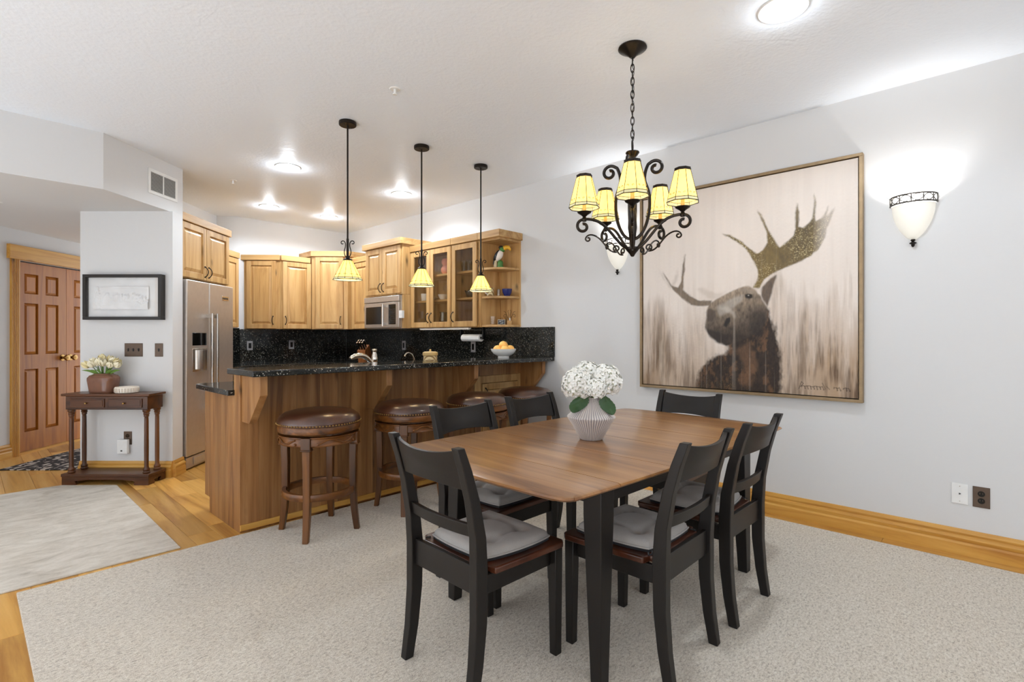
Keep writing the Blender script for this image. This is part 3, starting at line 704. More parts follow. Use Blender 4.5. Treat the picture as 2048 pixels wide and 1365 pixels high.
# tufted seat pads
def pad(label,loc,rz):
    c=thing('seat_cushion',label,'cushion',loc,rz,'tufted grey seat pads on the dining chairs')
    tu=[(-.085,-.075),(.085,-.075),(-.09,.085),(.09,.085)]
    N=37
    def shape(u,v):
        # square to rounded trapezoid
        x=2*u-1; y=2*v-1
        k=1-.10*(x*x*y*y)
        wx=.178+.012*y; X=x*wx*k; Y=y*.172*k-.004*(1-x*x)*y
        return X,Y
    def top(u,v):
        X,Y=shape(u,v); x=2*u-1; y=2*v-1
        e=max(abs(x),abs(y)); h=.038*(1-e**6)**.5+.006
        for tx,ty in tu:
            d=math.hypot(X-tx,Y-ty); h-=.027*math.exp(-(d/.030)**2)
        for (ax,ay),(bx,by) in ((tu[0],tu[1]),(tu[2],tu[3]),(tu[0],tu[2]),(tu[1],tu[3])):
            ux,uy=bx-ax,by-ay; L=math.hypot(ux,uy); t=max(0,min(1,((X-ax)*ux+(Y-ay)*uy)/L/L)); d=math.hypot(X-ax-ux*t,Y-ay-uy*t); h-=.009*math.exp(-(d/.014)**2)
        return (X,Y,max(.0115,h+.004))
    b=MB(); vs=[top(i/(N-1),j/(N-1)) for j in range(N) for i in range(N)]
    fs=[(j*N+i,j*N+i+1,(j+1)*N+i+1,(j+1)*N+i) for j in range(N-1) for i in range(N-1)]
    b.add(vs,fs)
    edge=[i for i in range(N)]+[j*N+N-1 for j in range(1,N)]+[(N-1)*N+i for i in range(N-2,-1,-1)]+[j*N for j in range(N-2,0,-1)]
    b.build('top',MT['cush'],c,ang=80)
    ring=[vs[k] for k in edge]
    m=len(ring); bb=MB(); lo=[(p[0],p[1],.0) for p in ring]; hi=[(p[0],p[1],.0112) for p in ring]
    bb.add(hi+lo,[tuple(range(m)),tuple(range(2*m-1,m-1,-1))]+[(i,m+i,m+(i+1)%m,(i+1)%m) for i in range(m)]).build('backing',MT['blackfab'],c)
    MB().tube([(p[0]*1.006,p[1]*1.006,.0135) for p in ring],.0035,6,True).build('piping',MT['cush'],c)
    for tx,ty in tu: MB().ball((0,0,0),(.008,.008,.004),10,6).build('button',MT['cush'],c,(tx,ty,.0195))
    for s in (-1,1):
        MB().tube([(s*.150,-.170,.010),(s*.165,-.178,.004),(s*.172,-.168,.002),(s*.160,-.160,.004)],.003,6).build('tie',MT['blackfab'],c)
    return c
PL_=['grey tufted pad on the chair with its back to the viewer','grey tufted pad on the bar side chair near the left table end','grey tufted pad on the chair beside the white flowers',
     'grey tufted pad on the chair below the moose painting','grey tufted pad on the nearest chair beside the front table leg','grey tufted pad on the chair nearest the plain white wall']
def on(ch,dy,dz=.4495):
    a=ch.rotation_euler.z; return (ch.location.x-sin(a)*dy, ch.location.y+cos(a)*dy, dz)
pb=pad(PL_[0],on(chairs[0],.045),chairs[0].rotation_euler.z)
for k in (1,2,3,4,5): dup(pb,on(chairs[k],.045),chairs[k].rotation_euler.z+R((0,2,-2,1,-2,3)[k]),PL_[k])
# ------------------------------------------------------------------ vase with hydrangeas
VX,VY=2.055,1.425
vs_=thing('vase','ribbed lavender grey vase on the dining table','vase',(VX,VY,TZ+.0008))
prof=[(.0,0),(.051,0),(.054,.004),(.082,.056),(.083,.060),(.111,.103),(.112,.110),(.104,.116),(.064,.156),(.062,.160),(.037,.196),(.039,.200),(.034,.200),(.032,.194),(.054,.158),(.096,.112),(.05,.012),(.0,.010)]
def ribbed(prof,n,nr,amp):
    b=MB(); v=[];f=[]
    for i,(r,z) in enumerate(prof):
        for j in range(n):
            t=2*PI*j/n; rr=r*(1+ (amp*cos(nr*t) if 2<=i<=11 and r>.03 else 0)); v.append((rr*cos(t),rr*sin(t),z))
    for i in range(len(prof)-1):
        for j in range(n): f.append((i*n+j,i*n+(j+1)%n,(i+1)*n+(j+1)%n,(i+1)*n+j))
    return b.add(v,f)
def vasemat():
    t=NT('washed_lavender_ceramic').set(Roughness=.55); v=t.coord('Object'); n=t.noise(v,9,4)
    sep=t.new('ShaderNodeSeparateXYZ'); tc=t.new('ShaderNodeTexCoord'); t.L(tc.outputs['Object'],sep.inputs[0])
    at=t.math('ARCTAN2',sep.outputs[1],sep.outputs[0]); rib=t.math('COSINE',t.math('MULTIPLY',at,56)); rb=t.math('ADD',t.math('MULTIPLY',rib,.5),.5)
    c=t.mix(rb,rgba((132,124,132)),rgba((224,216,208))); t.col(t.mix(t.math('MULTIPLY',n,.5),c,rgba((206,194,184)))); return t.m
ribbed(prof,224,56,.022).build('body',vasemat(),vs_,ang=60)
MT['petal']=plain('white_petal',(246,245,238),.7); MT['petal2']=plain('cream_petal',(240,226,176),.65)
MT['leaf']=plain('dark_leaf',(44,78,34),.45); MT['stemg']=plain('stem_green',(92,122,52),.6)
def hydrangea(label,c,r,base):
    o=thing('hydrangea',label,'flower',(VX,VY,TZ+.0008),0,'white hydrangeas in the ribbed vase')
    b=MB(); g_=PI*(3-5**.5); n=105
    for i in range(n):
        z=1-(i+.5)/n*1.72; rr=math.sqrt(max(0,1-z*z)); t=i*g_
        d=Vector((rr*cos(t),rr*sin(t),z)).normalized(); p=Vector(c)+d*r*(.94+rnd.random()*.14)
        nrm=(d+Vector((rnd.uniform(-.3,.3),rnd.uniform(-.3,.3),rnd.uniform(-.3,.3)))).normalized()
        u=nrm.orthogonal().normalized(); v=nrm.cross(u); a0=rnd.random()*6; s=r*rnd.uniform(.20,.27)
        for k in range(4):
            a=a0+k*PI/2; e=u*cos(a)+v*sin(a); f_=v*cos(a)-u*sin(a)
            b.add([p,p+e*s*.5+f_*s*.42+nrm*s*.16,p+e*s*1.0+f_*s*.2+nrm*s*.05,p+e*s*1.0-f_*s*.2+nrm*s*.05,p+e*s*.5-f_*s*.42+nrm*s*.16],[(0,1,2,3,4),(4,3,2,1,0)])
    fo=b.build('florets',MT['petal'],o,ang=5); fo['kind']='stuff'
    MB().ball(c,r*.86,16,10).build('core',plain('floret_core',(228,230,208),.8),o)
    MB().tube([(base[0],base[1],.06),(base[0]*.6,base[1]*.6,.16),(c[0]*.3,c[1]*.3,.20),(c[0]*.9,c[1]*.9,c[2]-r*.7)],.005,8).build('stem',MT['stemg'],o)
    return o
# view direction helpers on the table: rr = image right, ff = away from the viewer
rr=Vector((.6872,-.7265,0)); ff=Vector((.7265,.6872,0))
def vw(a,b_,z): p=rr*a+ff*b_; return (p.x,p.y,z)
H1=hydrangea('white hydrangea head at the lower left of the vase',vw(-.070,-.030,.262),.071,(-.01,.0))
H2=hydrangea('white hydrangea head at the upper right of the vase',vw(.066,-.012,.276),.073,(.01,.0))
H3=hydrangea('white hydrangea head at the back of the vase',vw(-.012,.050,.292),.071,(.0,.01))
H4=hydrangea('small white hydrangea head over the vase neck',vw(.014,-.066,.246),.048,(.0,-.01))
def bigleaf(p0,p1,w_,parent,sag=.012):
    a=Vector(p0); bb=Vector(p1); ax=(bb-a); sd=ax.cross(Vector((0,0,1))); sd=sd.normalized() if sd.length>1e-4 else rr.copy()
    if abs(ax.normalized().z)>.6: sd=rr.copy()
    up=sd.cross(ax).normalized()
    def fn(u,v):
        t=v; hw=w_*(sin(PI*min(1,t*.94+.05))**.75)*(1+.05*cos(t*46)); x=(2*u-1)
        p=a+ax*t+sd*(hw*x)+up*(abs(x)*.010+sin(t*PI)*sag+.002*cos(20*t-6*abs(x))); return tuple(p)
    return MB().sheet(fn,9,15,tuple(up*-.0012)).build('leaf',MT['leaf'],parent,ang=60)
bigleaf(vw(-.040,-.06,.222),vw(-.092,-.09,.138),.042,H1)
bigleaf(vw(.050,-.06,.215),vw(.086,-.09,.128),.036,H2)
# ------------------------------------------------------------------ bar stools
def stool(label,loc,rz=0):
    c=thing('bar_stool',label,'stool',loc,rz,'leather bar stools along the bar')
    MB().lathe([(.0,.690),(.244,.690),(.249,.700),(.248,.712),(.238,.735),(.210,.756),(.16,.769),(.08,.775),(0,.776)],48).build('seat',MT['leather'],c,ang=60)
    nb=MB()
    for k in range(84):
        t=2*PI*k/84; nb.ball((.2495*cos(t),.2495*sin(t),.699),.0050,6,4)
    nb.build('nail_trim',MT['brass'],c)['kind']='stuff'
    MB().lathe([(.0,.645),(.236,.645),(.245,.650),(.247,.662),(.247,.680),(.243,.689),(.0,.689)],48).build('seat_rim',MT['stool_x'],c,ang=40)
    MB().lathe([(.10,.632),(.10,.644),(.0,.644)],24).build('swivel',MT['iron'],c)
    MB().lathe([(.190,.575),(.232,.575),(.238,.582),(.234,.588),(.234,.622),(.240,.627),(.240,.632),(.190,.632),(.190,.575)],48,cap=False).build('apron',MT['stool_x'],c,ang=35)
    LP=[(.014,.236),(.06,.229),(.15,.218),(.27,.211),(.45,.211),(.60,.216)]
    for k in range(4):
        a=PI/4+k*PI/2; b=MB(); vs=[]; fs=[]
        for i,(z,r) in enumerate(LP):
            hw=(.017,.018,.0195,.021,.0225,.0235)[i]; hd=hw*.95
            for sx,sy in ((-1,-1),(1,-1),(1,1),(-1,1)): vs.append((r*cos(a)+ -sin(a)*sx*hw+cos(a)*sy*hd, r*sin(a)+cos(a)*sx*hw+sin(a)*sy*hd, z))
        n=len(LP)
        for i in range(n-1):
            for j in range(4): fs.append((i*4+(j+1)%4,i*4+j,(i+1)*4+j,(i+1)*4+(j+1)%4))
        fs+=[(0,1,2,3),((n-1)*4+3,(n-1)*4+2,(n-1)*4+1,(n-1)*4)]
        me=b.add(vs,fs).mesh('leg',MT['stool_z']); bm=bmesh.new(); bm.from_mesh(me); bmesh.ops.recalc_face_normals(bm,faces=bm.faces); bm.to_mesh(me); bm.free()
        link('leg',me,c,bevel=.004)
        MB().box(-.029,.20,.560,.029,.246,.632).box(-.032,.198,.553,.032,.249,.562).build('leg_block',MT['stool_z'],c,(0,0,0),a-PI/2,bevel=.004)
        # carved scroll between the blocks
        am=a+PI/4; cv=MB()
        for s in (-1,1):
            pts=[]
            for q in range(25):
                u=q/24; t=am+s*(.50-u*.62); zz=.604+.013*cos(u*PI*1.7+.4)*s*(1 if u<.6 else 1)
                pts.append((.2385*cos(t),.2385*sin(t),zz))
            cv.tube(pts,.0048,6)
            t=am+s*.50; cv.ball((.2385*cos(t),.2385*sin(t),.592),.008,8,6)
        cv.build('carving',MT['stool_x'],c)
    MB().lathe([(.196,.25),(.218,.25),(.222,.256),(.222,.282),(.218,.290),(.196,.290),(.192,.27),(.196,.25)],48,cap=False).build('foot_ring',MT['stool_x'],c,ang=40)
    return c
ST=[('leather bar stool under the leftmost corbel',(1.548,3.140,0)),('leather bar stool second from the hall end of the bar',(2.208,3.105,0)),
    ('leather bar stool third along the bar, behind the dining chairs',(2.862,3.092,0)),('leather bar stool closest to the wall end of the bar',(3.470,3.118,0))]
s0=stool(*ST[0])
for k,(l,p) in enumerate(ST[1:]): dup(s0,p,R((0,3,-4)[k]),l)
# ================================================================== LAMPS
def bezier(P,n=16):
    out=[]; P=[Vector(p) for p in P]
    for k in range(0,len(P)-3,3):
        a,b,c,d=P[k:k+4]
        for i in range(n+(k+3>=len(P)-1)):
            t=i/n; out.append(tuple(a*(1-t)**3+b*3*t*(1-t)**2+c*3*t*t*(1-t)+d*t**3))
    return out
def spiral(c,r0,r1,a0,a1,n=28):          # in the x-z plane: (x,z)
    return [(c[0]+(r0+(r1-r0)*k/n)*cos(a0+(a1-a0)*k/n), c[1]+(r0+(r1-r0)*k/n)*sin(a0+(a1-a0)*k/n)) for k in range(n+1)]
def art_shade(parent,r0,r1,h,loc,band=.016,energy=3,n=8,bulb=True):
    """eight sided leaded shade: came frame > panes, lower band panes"""
    f=MB(); 
    def ring(r,z,t): f.tube([(r*cos(2*PI*k/n),r*sin(2*PI*k/n),z) for k in range(n)],t,6,True)
    ring(r1,0,.0022); rb=r1+(r0-r1)*band/h; ring(rb,band,.0016); ring(r0,h,.004); f.lathe([(r0*.82,h+.002),(r0*1.06,h-.002),(r0*1.06,h-.012),(r0*.98,h-.012)],n*3,cap=False)
    for k in range(n):
        a=2*PI*k/n; f.tube([(r0*cos(a),r0*sin(a),h),(r1*cos(a),r1*sin(a),0)],.0015,5)
    # little scroll motifs above the band and below the cap
    for k in range(n):
        a=2*PI*(k+.5)/n; rm=cos(PI/n)
        for zz,sg in ((band+.020,1),(band+.020,-1)):
            rr_=(r1+(r0-r1)*zz/h)*rm+.0018; off=sg*(r1*.14)
            pts=[]
            for q in range(9):
                t=q/8*4.6; s_=.0055*(1-.6*q/8); lx=off+s_*cos(t)*sg; lz=zz+s_*sin(t); r_=(r1+(r0-r1)*lz/h)*rm+.0016
                pts.append((r_*cos(a)-lx*sin(a),r_*sin(a)+lx*cos(a),lz))
            f.tube(pts,.0011,4)
    fr=f.build('shade',MT['iron'],parent,loc)
    a=PI/n
    def pane(z0,z1,mat):
        A=r1+(r0-r1)*z0/h; B=r1+(r0-r1)*z1/h
        return MB().add([(A*cos(a),-A*sin(a),z0),(A*cos(a),A*sin(a),z0),(B*cos(a),B*sin(a),z1),(B*cos(a),-B*sin(a),z1),
                  (A*cos(a)-.001,-A*sin(a),z0),(A*cos(a)-.001,A*sin(a),z0),(B*cos(a)-.001,B*sin(a),z1),(B*cos(a)-.001,-B*sin(a),z1)],[(0,1,2,3),(7,6,5,4),(0,4,5,1),(2,6,7,3),(1,5,6,2),(3,7,4,0)]).mesh('pane',mat)
    pm=pane(band,h-.004,MT['amber']); bm_=pane(0,band,MT['band'])
    for k in range(n):
        for m in (pm,bm_): link('pane',m,fr,(0,0,0),2*PI*(k+.5)/n)
    if bulb: add_light('shade_light','POINT',(0,0,h*.42),energy,(1,.84,.60),.018,fr)
    return fr
# ------------------------------------------------------------------ chandelier
CX_,CY_=2.407,1.409
ch=thing('chandelier','five arm scrolled bronze chandelier with amber shades','chandelier',(CX_,CY_,0))
MB().lathe([(0,CE-.001),(.072,CE-.001),(.074,CE-.008),(.068,CE-.014),(.045,CE-.026),(.020,CE-.046),(.011,CE-.056),(0,CE-.056)],36).build('canopy',MT['bronze'],ch)
lk=MB()
def linkpts(w_,h_): 
    return [(w_*cos(t),0,h_*sin(t)) for t in [2*PI*k/16 for k in range(16)]]
lm=MB().tube(linkpts(.0085,.0235),.0026,6,True).mesh('chain_link',MT['iron'])
z=CE-.075
k=0
while z>2.245: link('chain_link',lm,ch,(0,0,z),R(90*k+25)); z-=.0345; k+=1
MB().tube([(.028*cos(t),0,.030*sin(t)) for t in [2*PI*k/24 for k in range(24)]],.0036,8,True).build('hanging_ring',MT['iron'],ch,(0,0,2.225),R(25))
wire=[(.006*cos(k*.9)+.004,.006*sin(k*.9),CE-.06-k*(CE-.06-2.2)/40) for k in range(41)]
MB().tube(wire,.0018,5).build('wire',MT['dgrey'],ch)
MB().lathe([(.0,2.197),(.034,2.197),(.036,2.192),(.026,2.178),(.014,2.165),(.012,2.15),(.012,2.05),(.016,2.04),(.022,1.99),(.018,1.94),(.014,1.90),(.020,1.87),(.024,1.80),(.016,1.74),(.012,1.70),(.036,1.697),(.036,1.688),(.028,1.678),(.016,1.664),(.008,1.650),(0,1.648)],24).build('column',MT['bronze'],ch,ang=50)
TOC=math.atan2(-CY_,-CX_)                 # direction from the lamp to the viewer
def plane_path(pts,ang): return [(x*cos(ang),x*sin(ang),z) for x,z in pts]
AR=.256
armp=[(.020,1.690)]+[(p[0],p[1]) for p in bezier([(.03,0,1.692),(.09,0,1.72),(.13,0,1.82),(.20,0,1.835)],14) for p in [(p[0],p[2])]]
armp=[(x,z) for x,z in armp]+[(p[0],p[2]) for p in bezier([(.20,0,1.835),(.225,0,1.842),(.245,0,1.842),(.262,0,1.838)],6)][1:]
armp+= [(p[0],p[1]) for p in spiral((.262,1.802),.036,.013,PI/2,-PI*1.55,34)][1:]
arm2=[(p[0],p[1]) for p in spiral((.085,1.690),.008,.019,PI*1.9,-PI*.5,18)]+[(p[0],p[2]) for p in bezier([(.085,0,1.671),(.14,0,1.668),(.15,0,1.74),(.205,0,1.757)],14)][1:]+[(p[0],p[2]) for p in bezier([(.205,0,1.757),(.225,0,1.764),(.246,0,1.757),(.250,0,1.738)],6)][1:]+[(p[0],p[1]) for p in spiral((.236,1.738),.014,.005,0,-PI*1.7,16)][1:]
PR=[(-1,-.62),(1,-.62),(1,.62),(-1,.62)]
for k in range(5):
    a=TOC+2*PI*k/5
    ar=MB().tube(plane_path(armp,a),.0078,8).build('arm',MT['bronze'],ch)
    MB().tube(plane_path(arm2,a),.0044,6).build('scroll',MT['bronze'],ar)
    x,y=AR*cos(a),AR*sin(a)
    MB().lathe([(0,1.826),(.010,1.828),(.014,1.838),(.010,1.848),(.008,1.853),(.018,1.862),(.034,1.872),(.037,1.877),(.034,1.877),(.012,1.868),(0,1.868)],24,TM(x,y,0)).build('drip_pan',MT['bronze'],ch)
    MB().lathe([(.0,1.868),(.0095,1.868),(.0095,1.945),(0,1.945)],14,TM(x,y,0)).build('candle_sleeve',plain('candle_sleeve',(206,176,120),.5),ch)
    MB().lathe([(0,1.945),(.008,1.948),(.014,1.965),(.011,1.985),(0,2.002)],12,TM(x,y,0)).build('bulb',MT['lamp_in'],ch)
    sh=art_shade(ch,.038,.080,.168,(x,y,1.898),energy=1.3)
ly=[(.012,1.742)]+[(p[0],p[2]) for p in bezier([(.014,0,1.742),(.05,0,1.748),(.092,0,1.83),(.088,0,1.94),(.086,0,2.0),(.06,0,2.02),(.062,0,2.055),(.064,0,2.085),(.07,0,2.10),(.080,0,2.122)],14)]
ly+= [(p[0],p[1]) for p in spiral((.119,2.100),.041,.012,PI*.80,-PI*1.55,36)][1:]
for k in range(4):
    a=TOC+R(-100+90*k)
    MB().tube(plane_path(ly,a),.0085,8).build('lyre_scroll',MT['bronze'],ch)
# ------------------------------------------------------------------ pendants
def pendant(label,loc):
    p=thing('pendant_lamp',label,'pendant lamp',loc,R(20),'amber glass pendants over the bar')
    cb=MB().lathe([(0,CE-.001),(.058,CE-.001),(.060,CE-.006),(.060,CE-.024),(.056,CE-.028),(0,CE-.028)],32); cb.build('canopy',MT['iron'],p)
    for s in (-1,1): MB().lathe([(.004,CE-.034),(.004,CE-.0281)],8,TM(s*.036,0,0)).build('screw',MT['dgrey'],p)
    MB().tube([(0,0,CE-.028),(0,0,1.79)],.0062,10).build('rod',MT['iron'],p)
    MB().lathe([(.0085,1.92),(.0085,1.80),(.014,1.79),(.016,1.782),(.030,1.774),(.033,1.766),(0,1.766)],18,cap=False).build('collar',MT['iron'],p)
    sp=[(p_[0],p_[2]) for p_ in bezier([(.008,0,1.792),(.026,0,1.802),(.026,0,1.83),(.021,0,1.845),(.014,0,1.864),(.012,0,1.885),(.020,0,1.897)],10)]+[(q[0],q[1]) for q in spiral((.035,1.891),.016,.006,PI*.80,-PI*.75,18)][1:]
    va=math.atan2(-.7265,.6872)-R(20)
    for s in (0,PI): MB().tube(plane_path(sp,va+s),.0033,7).build('scroll',MT['iron'],p)
    MB().lathe([(.0,1.690),(.020,1.696),(.024,1.715),(.016,1.74),(0,1.75)],14).build('bulb',MT['lamp_in'],p)
    art_shade(p,.030,.101,.140,(0,0,1.630),band=.013,energy=2.2,n=12)
    return p
for l,x in (('amber glass pendant lamp over the first stool',1.862),('middle amber pendant lamp over the bar',2.503),('amber pendant lamp in front of the corner shelves',3.147)): pendant(l,(x,3.357,0))
# ------------------------------------------------------------------ wall sconces
def sconce(label,y):
    s=thing('wall_sconce',label,'sconce',(XW,y,0),R(-90),'alabaster bowl sconces flanking the painting')     # local y+ = into the wall
    def bowl(u,v):
        a=PI+PI*u; t=v; r=.104*(sin(PI/2*min(1,t*.985+.015))**.62); return (r*cos(a),-.0015+r*.92*sin(a),1.805+.205*t)
    MB().sheet(bowl,25,13,(0,.004,.0)).build('bowl',MT['sconce'],s,ang=70)
    bd=MB()
    for z in (2.016,2.062): bd.tube([(.112*cos(PI+PI*k/24),.104*sin(PI+PI*k/24),z) for k in range(25)],.0046,6)
    for k in range(0,25,4): bd.tube([(.112*cos(PI+PI*k/24),.104*sin(PI+PI*k/24),2.016),(.112*cos(PI+PI*k/24),.104*sin(PI+PI*k/24),2.062)],.0032,5)
    for s_ in (0,1):
        bd.tube([(.112*cos(PI+PI*k/48),.104*sin(PI+PI*k/48),2.039+.019*sin(PI*k/8+PI*s_)) for k in range(49)],.0028,5)
    bd.build('openwork_band',metalmat('pewter_band',(70,66,62),.5,.5),s)
    MB().lathe([(0,1.800),(.010,1.806),(.013,1.800),(.006,1.793),(.017,1.786),(.018,1.782),(.008,1.776),(.009,1.770),(.004,1.762),(0,1.760)],16,TM(0,-.020,0)).build('finial',MT['iron'],s)
    MB().box(-.03,-.012,1.90,.03,-.001,1.99).build('wall_plate',MT['bronze'],s)
    add_light('sconce_light','SPOT',(0,-.070,1.975),8.5,(1,.985,.96),.03,s,(R(180),0,0),136,.55)
    add_light('sconce_glow','POINT',(0,-.050,1.93),.5,(1,.97,.92),.03,s)
    return s
sconce('lit alabaster sconce to the right of the painting, on bare wall',.387); sconce('lit alabaster sconce half hidden behind the chandelier',2.409)
# ------------------------------------------------------------------ recessed lights, sprinklers, vent
for l,x,y in (('large recessed light nearest the viewer above the dining table',2.602,.738),('recessed light over the hall end of the kitchen',1.991,4.636),('recessed light nearest the refrigerator cabinets',2.445,6.206),
              ('recessed light above the diagonal corner cabinet',3.181,6.199),('recessed light near the glass cabinets',3.197,4.639)):
    d=thing('recessed_light',l,'ceiling light',(x,y,0),0,'recessed ceiling downlights')
    MB().lathe([(.080,CE-.004),(.104,CE-.006),(.108,CE-.003),(.108,CE),(.080,CE),(.080,CE-.004)],36,cap=False).build('trim',MT['white'],d)
    MB().lathe([(0,CE-.0025),(.0795,CE-.0025),(.0795,CE-.0005),(0,CE-.0005)],32).build('lens',MT['can'],d)
    add_light('downlight','POINT',(0,0,CE-.022),(2.2 if y<2 else 4.6),(.84,.92,1),.05,d)
    add_light('downlight_beam','SPOT',(0,0,CE-.012),32,(.82,.91,1),.07,d,(0,0,0),160,.35)
for l,x,y,z in (('fire sprinkler in the open ceiling above the bar',1.813,2.70,CE),('fire sprinkler in the kitchen ceiling',1.797,5.425,CE),('fire sprinkler under the entry soffit',.19,5.95,SO)):
    d=thing('sprinkler',l,'sprinkler',(x,y,z),0,'ceiling fire sprinklers')
    MB().lathe([(0,-.004),(.030,-.004),(.034,0),(0,0)],24).build('escutcheon',MT['white'],d)
    MB().lathe([(0,-.030),(.008,-.030),(.008,-.004),(0,-.004)],12).lathe([(0,-.036),(.014,-.036),(.014,-.031),(0,-.031)],14).build('head',MT['white'],d)
# soffit vent (on the angled soffit face)
sa=math.atan2(5.404-4.857,1.367-.715)
vt=thing('air_vent','white two section air vent high on the soffit','vent',(.715+cos(sa)*.462,4.857+sin(sa)*.462,2.45),sa)
b=MB()
VW,VH=.29,.155
b.box(-.026,-.006,-.026,VW+.026,-.0005,0); b.box(-.026,-.006,VH,VW+.026,-.0005,VH+.026); b.box(-.026,-.006,0,0,-.0005,VH); b.box(VW,-.006,0,VW+.026,-.0005,VH); b.box(VW/2-.006,-.006,0,VW/2+.006,-.0005,VH)
b.build('frame',MT['white'],vt,bevel=.001); MB().box(0,-.0015,0,VW,-.0006,VH).build('backing',plain('vent_dark',(96,97,94),.8),vt)
sl=MB().box(.002,-.005,0,VW/2-.007,-.002,.0045,TM(0,0,0)).mesh('slat',plain('vent_slat',(176,177,174),.6))
for s_ in (0,1):
    for k in range(13): link('slat',sl,vt,(s_*(VW/2+.005),0,.004+k*.0118))
# ------------------------------------------------------------------ wall plates
MT['pewter']=plain('pewter_plate',(150,148,150),.4)
def plate(name,label,loc,rz,wd,h,mat,kind):
    o=thing(name,label,'switch' if kind.startswith('sw') else 'outlet',loc,rz)
    MB().box(-wd/2,-.006,-h/2,wd/2,0,h/2).build('plate',mat,o,bevel=.002)
    if kind.startswith('sw'):
        n=int(kind[2:])
        for k in range(n):
            x=(k-(n-1)/2)*.046; MB().box(x-.006,-.007,-.013,x+.006,-.0062,.013).build('slot',MT['blackgl'],o); MB().box(x-.004,-.018,.0,x+.004,-.006,.009).build('toggle',MT['dgrey'],o)
    elif kind=='duplex':
        for s in (-1,1):
            MB().lathe([(0,.0),(.0155,.0),(.0155,.003),(0,.003)],20,TM(0,-.0061,s*.0195,0,R(90))).build('receptacle',MT['blackgl'],o)
            for dx in (-.006,.006): MB().box(dx-.0012,-.0105,s*.0195-.002,dx+.0012,-.0092,s*.0195+.007).build('slot',MT['plate'],o)
    elif kind=='rocker': MB().box(-.0165,-.009,-.033,.0165,-.0062,.033).build('insert',MT['blackgl'],o,bevel=.001)
    else:
        MB().lathe([(0,0),(.006,0),(.006,.004),(0,.004)],3,TM(0,-.0062,0,0,R(90))).build('jack',MT['dgrey'],o)
        for s in (-1,1): MB().lathe([(0,0),(.0025,0),(.0025,.001),(0,.001)],8,TM(0,-.0061,s*.042,0,R(90))).build('screw',MT['alum'],o)
    return o
plate('cable_plate','white wall plate low on the wall beside the dark outlet',(XW,.178,.340),R(-90),.072,.115,MT['white'],'jack')
plate('outlet','dark bronze outlet low on the wall beside the white plate',(XW,.087,.337),R(-90),.072,.115,MT['plate'],'duplex')
RN=math.atan2(NA[1]-NB[1],NA[0]-NB[0]); nd=(cos(RN),sin(RN)); nn=(sin(RN),-cos(RN))
def npos(x,n,z): return (NB[0]+nd[0]*x+nn[0]*n, NB[1]+nd[1]*x+nn[1]*n, z)
plate('light_switch','three gang bronze light switch above the console table',npos(.473,0,1.113),RN,.158,.116,MT['plate'],'sw3')
plate('light_switch','single bronze light switch at the wall corner',npos(.695,0,1.112),RN,.070,.116,MT['plate'],'sw1')
plate('outlet','bronze outlet under the console table',npos(.422,0,.342),RN,.070,.115,MT['plate'],'duplex')
o=thing('plug_in_unit','white plug in unit on the outlet under the console','plug-in device',npos(.40,.0115,.21),RN)
MB().box(-.045,-.032,0,.045,0,.125).build('housing',MT['white'],o,bevel=.006,segs=3); MB().box(-.012,-.0328,.022,.004,-.0321,.034).build('mark',MT['dgrey'],o)
for l,p,rz in (('outlet at the hall end of the backsplash, nearest the refrigerator',(2.52,7.0055,1.112),0),('outlet midway along the end wall backsplash',(3.055,7.0055,1.118),0)): plate('outlet',l,p,rz,.072,.118,MT['pewter'],'rocker')
for l,y in (('outlet in the corner behind the knife block',6.52),('outlet below the microwave',5.55),('outlet beneath the glass cabinets',4.24)): plate('outlet',l,(XW-.0205,y,1.115),R(-90),.072,.118,MT['pewter'],'rocker')
# ================================================================== PICTURES
PY0,PY1,PZ0,PZ1=.632,2.176,.816,2.375
pa=thing('moose_painting','large framed painting of a moose with gilded antlers','painting',(XW,PY1,0),R(-90)); PWd=PY1-PY0
fw=.020; b=MB(); dpt=.052
for x0,z0,x1,z1 in ((0,PZ0,PWd,PZ0+fw),(0,PZ1-fw,PWd,PZ1),(0,PZ0+fw,fw,PZ1-fw),(PWd-fw,PZ0+fw,PWd,PZ1-fw)): b.box(x0,-dpt,z0,x1,-.002,z1)
b.build('frame',MT['goldframe'],pa,bevel=.0015)
MB().box(fw,-.012,PZ0+fw,PWd-fw,-.003,PZ1-fw).build('backing',plain('float_gap',(20,16,14),.8),pa)
antR=[(0.577,0.486),(0.6,0.526),(0.6,0.572),(0.573,0.626),(0.542,0.68),(0.514,0.703),(0.472,0.736),(0.429,0.761),(0.472,0.748),(0.528,0.71),(0.564,0.673),(0.6,0.646),(0.621,0.657),(0.643,0.691),(0.643,0.732),(0.621,0.79),(0.595,0.854),(0.617,0.823),(0.643,0.759),(0.664,0.72),(0.685,0.677),(0.697,0.662),(0.726,0.685),(0.754,0.708),(0.762,0.742),(0.761,0.813),(0.768,0.855),(0.777,0.814),(0.774,0.745),(0.79,0.738),(0.817,0.756),(0.829,0.775),(0.836,0.826),(0.835,0.886),(0.845,0.841),(0.84,0.786),(0.844,0.76),(0.87,0.773),(0.892,0.824),(0.885,0.775),(0.918,0.811),(0.9,0.76),(0.889,0.728),(0.878,0.683),(0.851,0.635),(0.825,0.612),(0.79,0.594),(0.734,0.573),(0.693,0.559),(0.656,0.54),(0.63,0.524),(0.608,0.484)]
antL=[(0.376,0.411),(0.315,0.41),(0.274,0.418),(0.236,0.447),(0.182,0.491),(0.143,0.55),(0.112,0.605),(0.138,0.572),(0.166,0.526),(0.204,0.513),(0.22,0.545),(0.226,0.606),(0.242,0.685),(0.24,0.604),(0.231,0.544),(0.233,0.498),(0.274,0.46),(0.32,0.438),(0.381,0.437)]
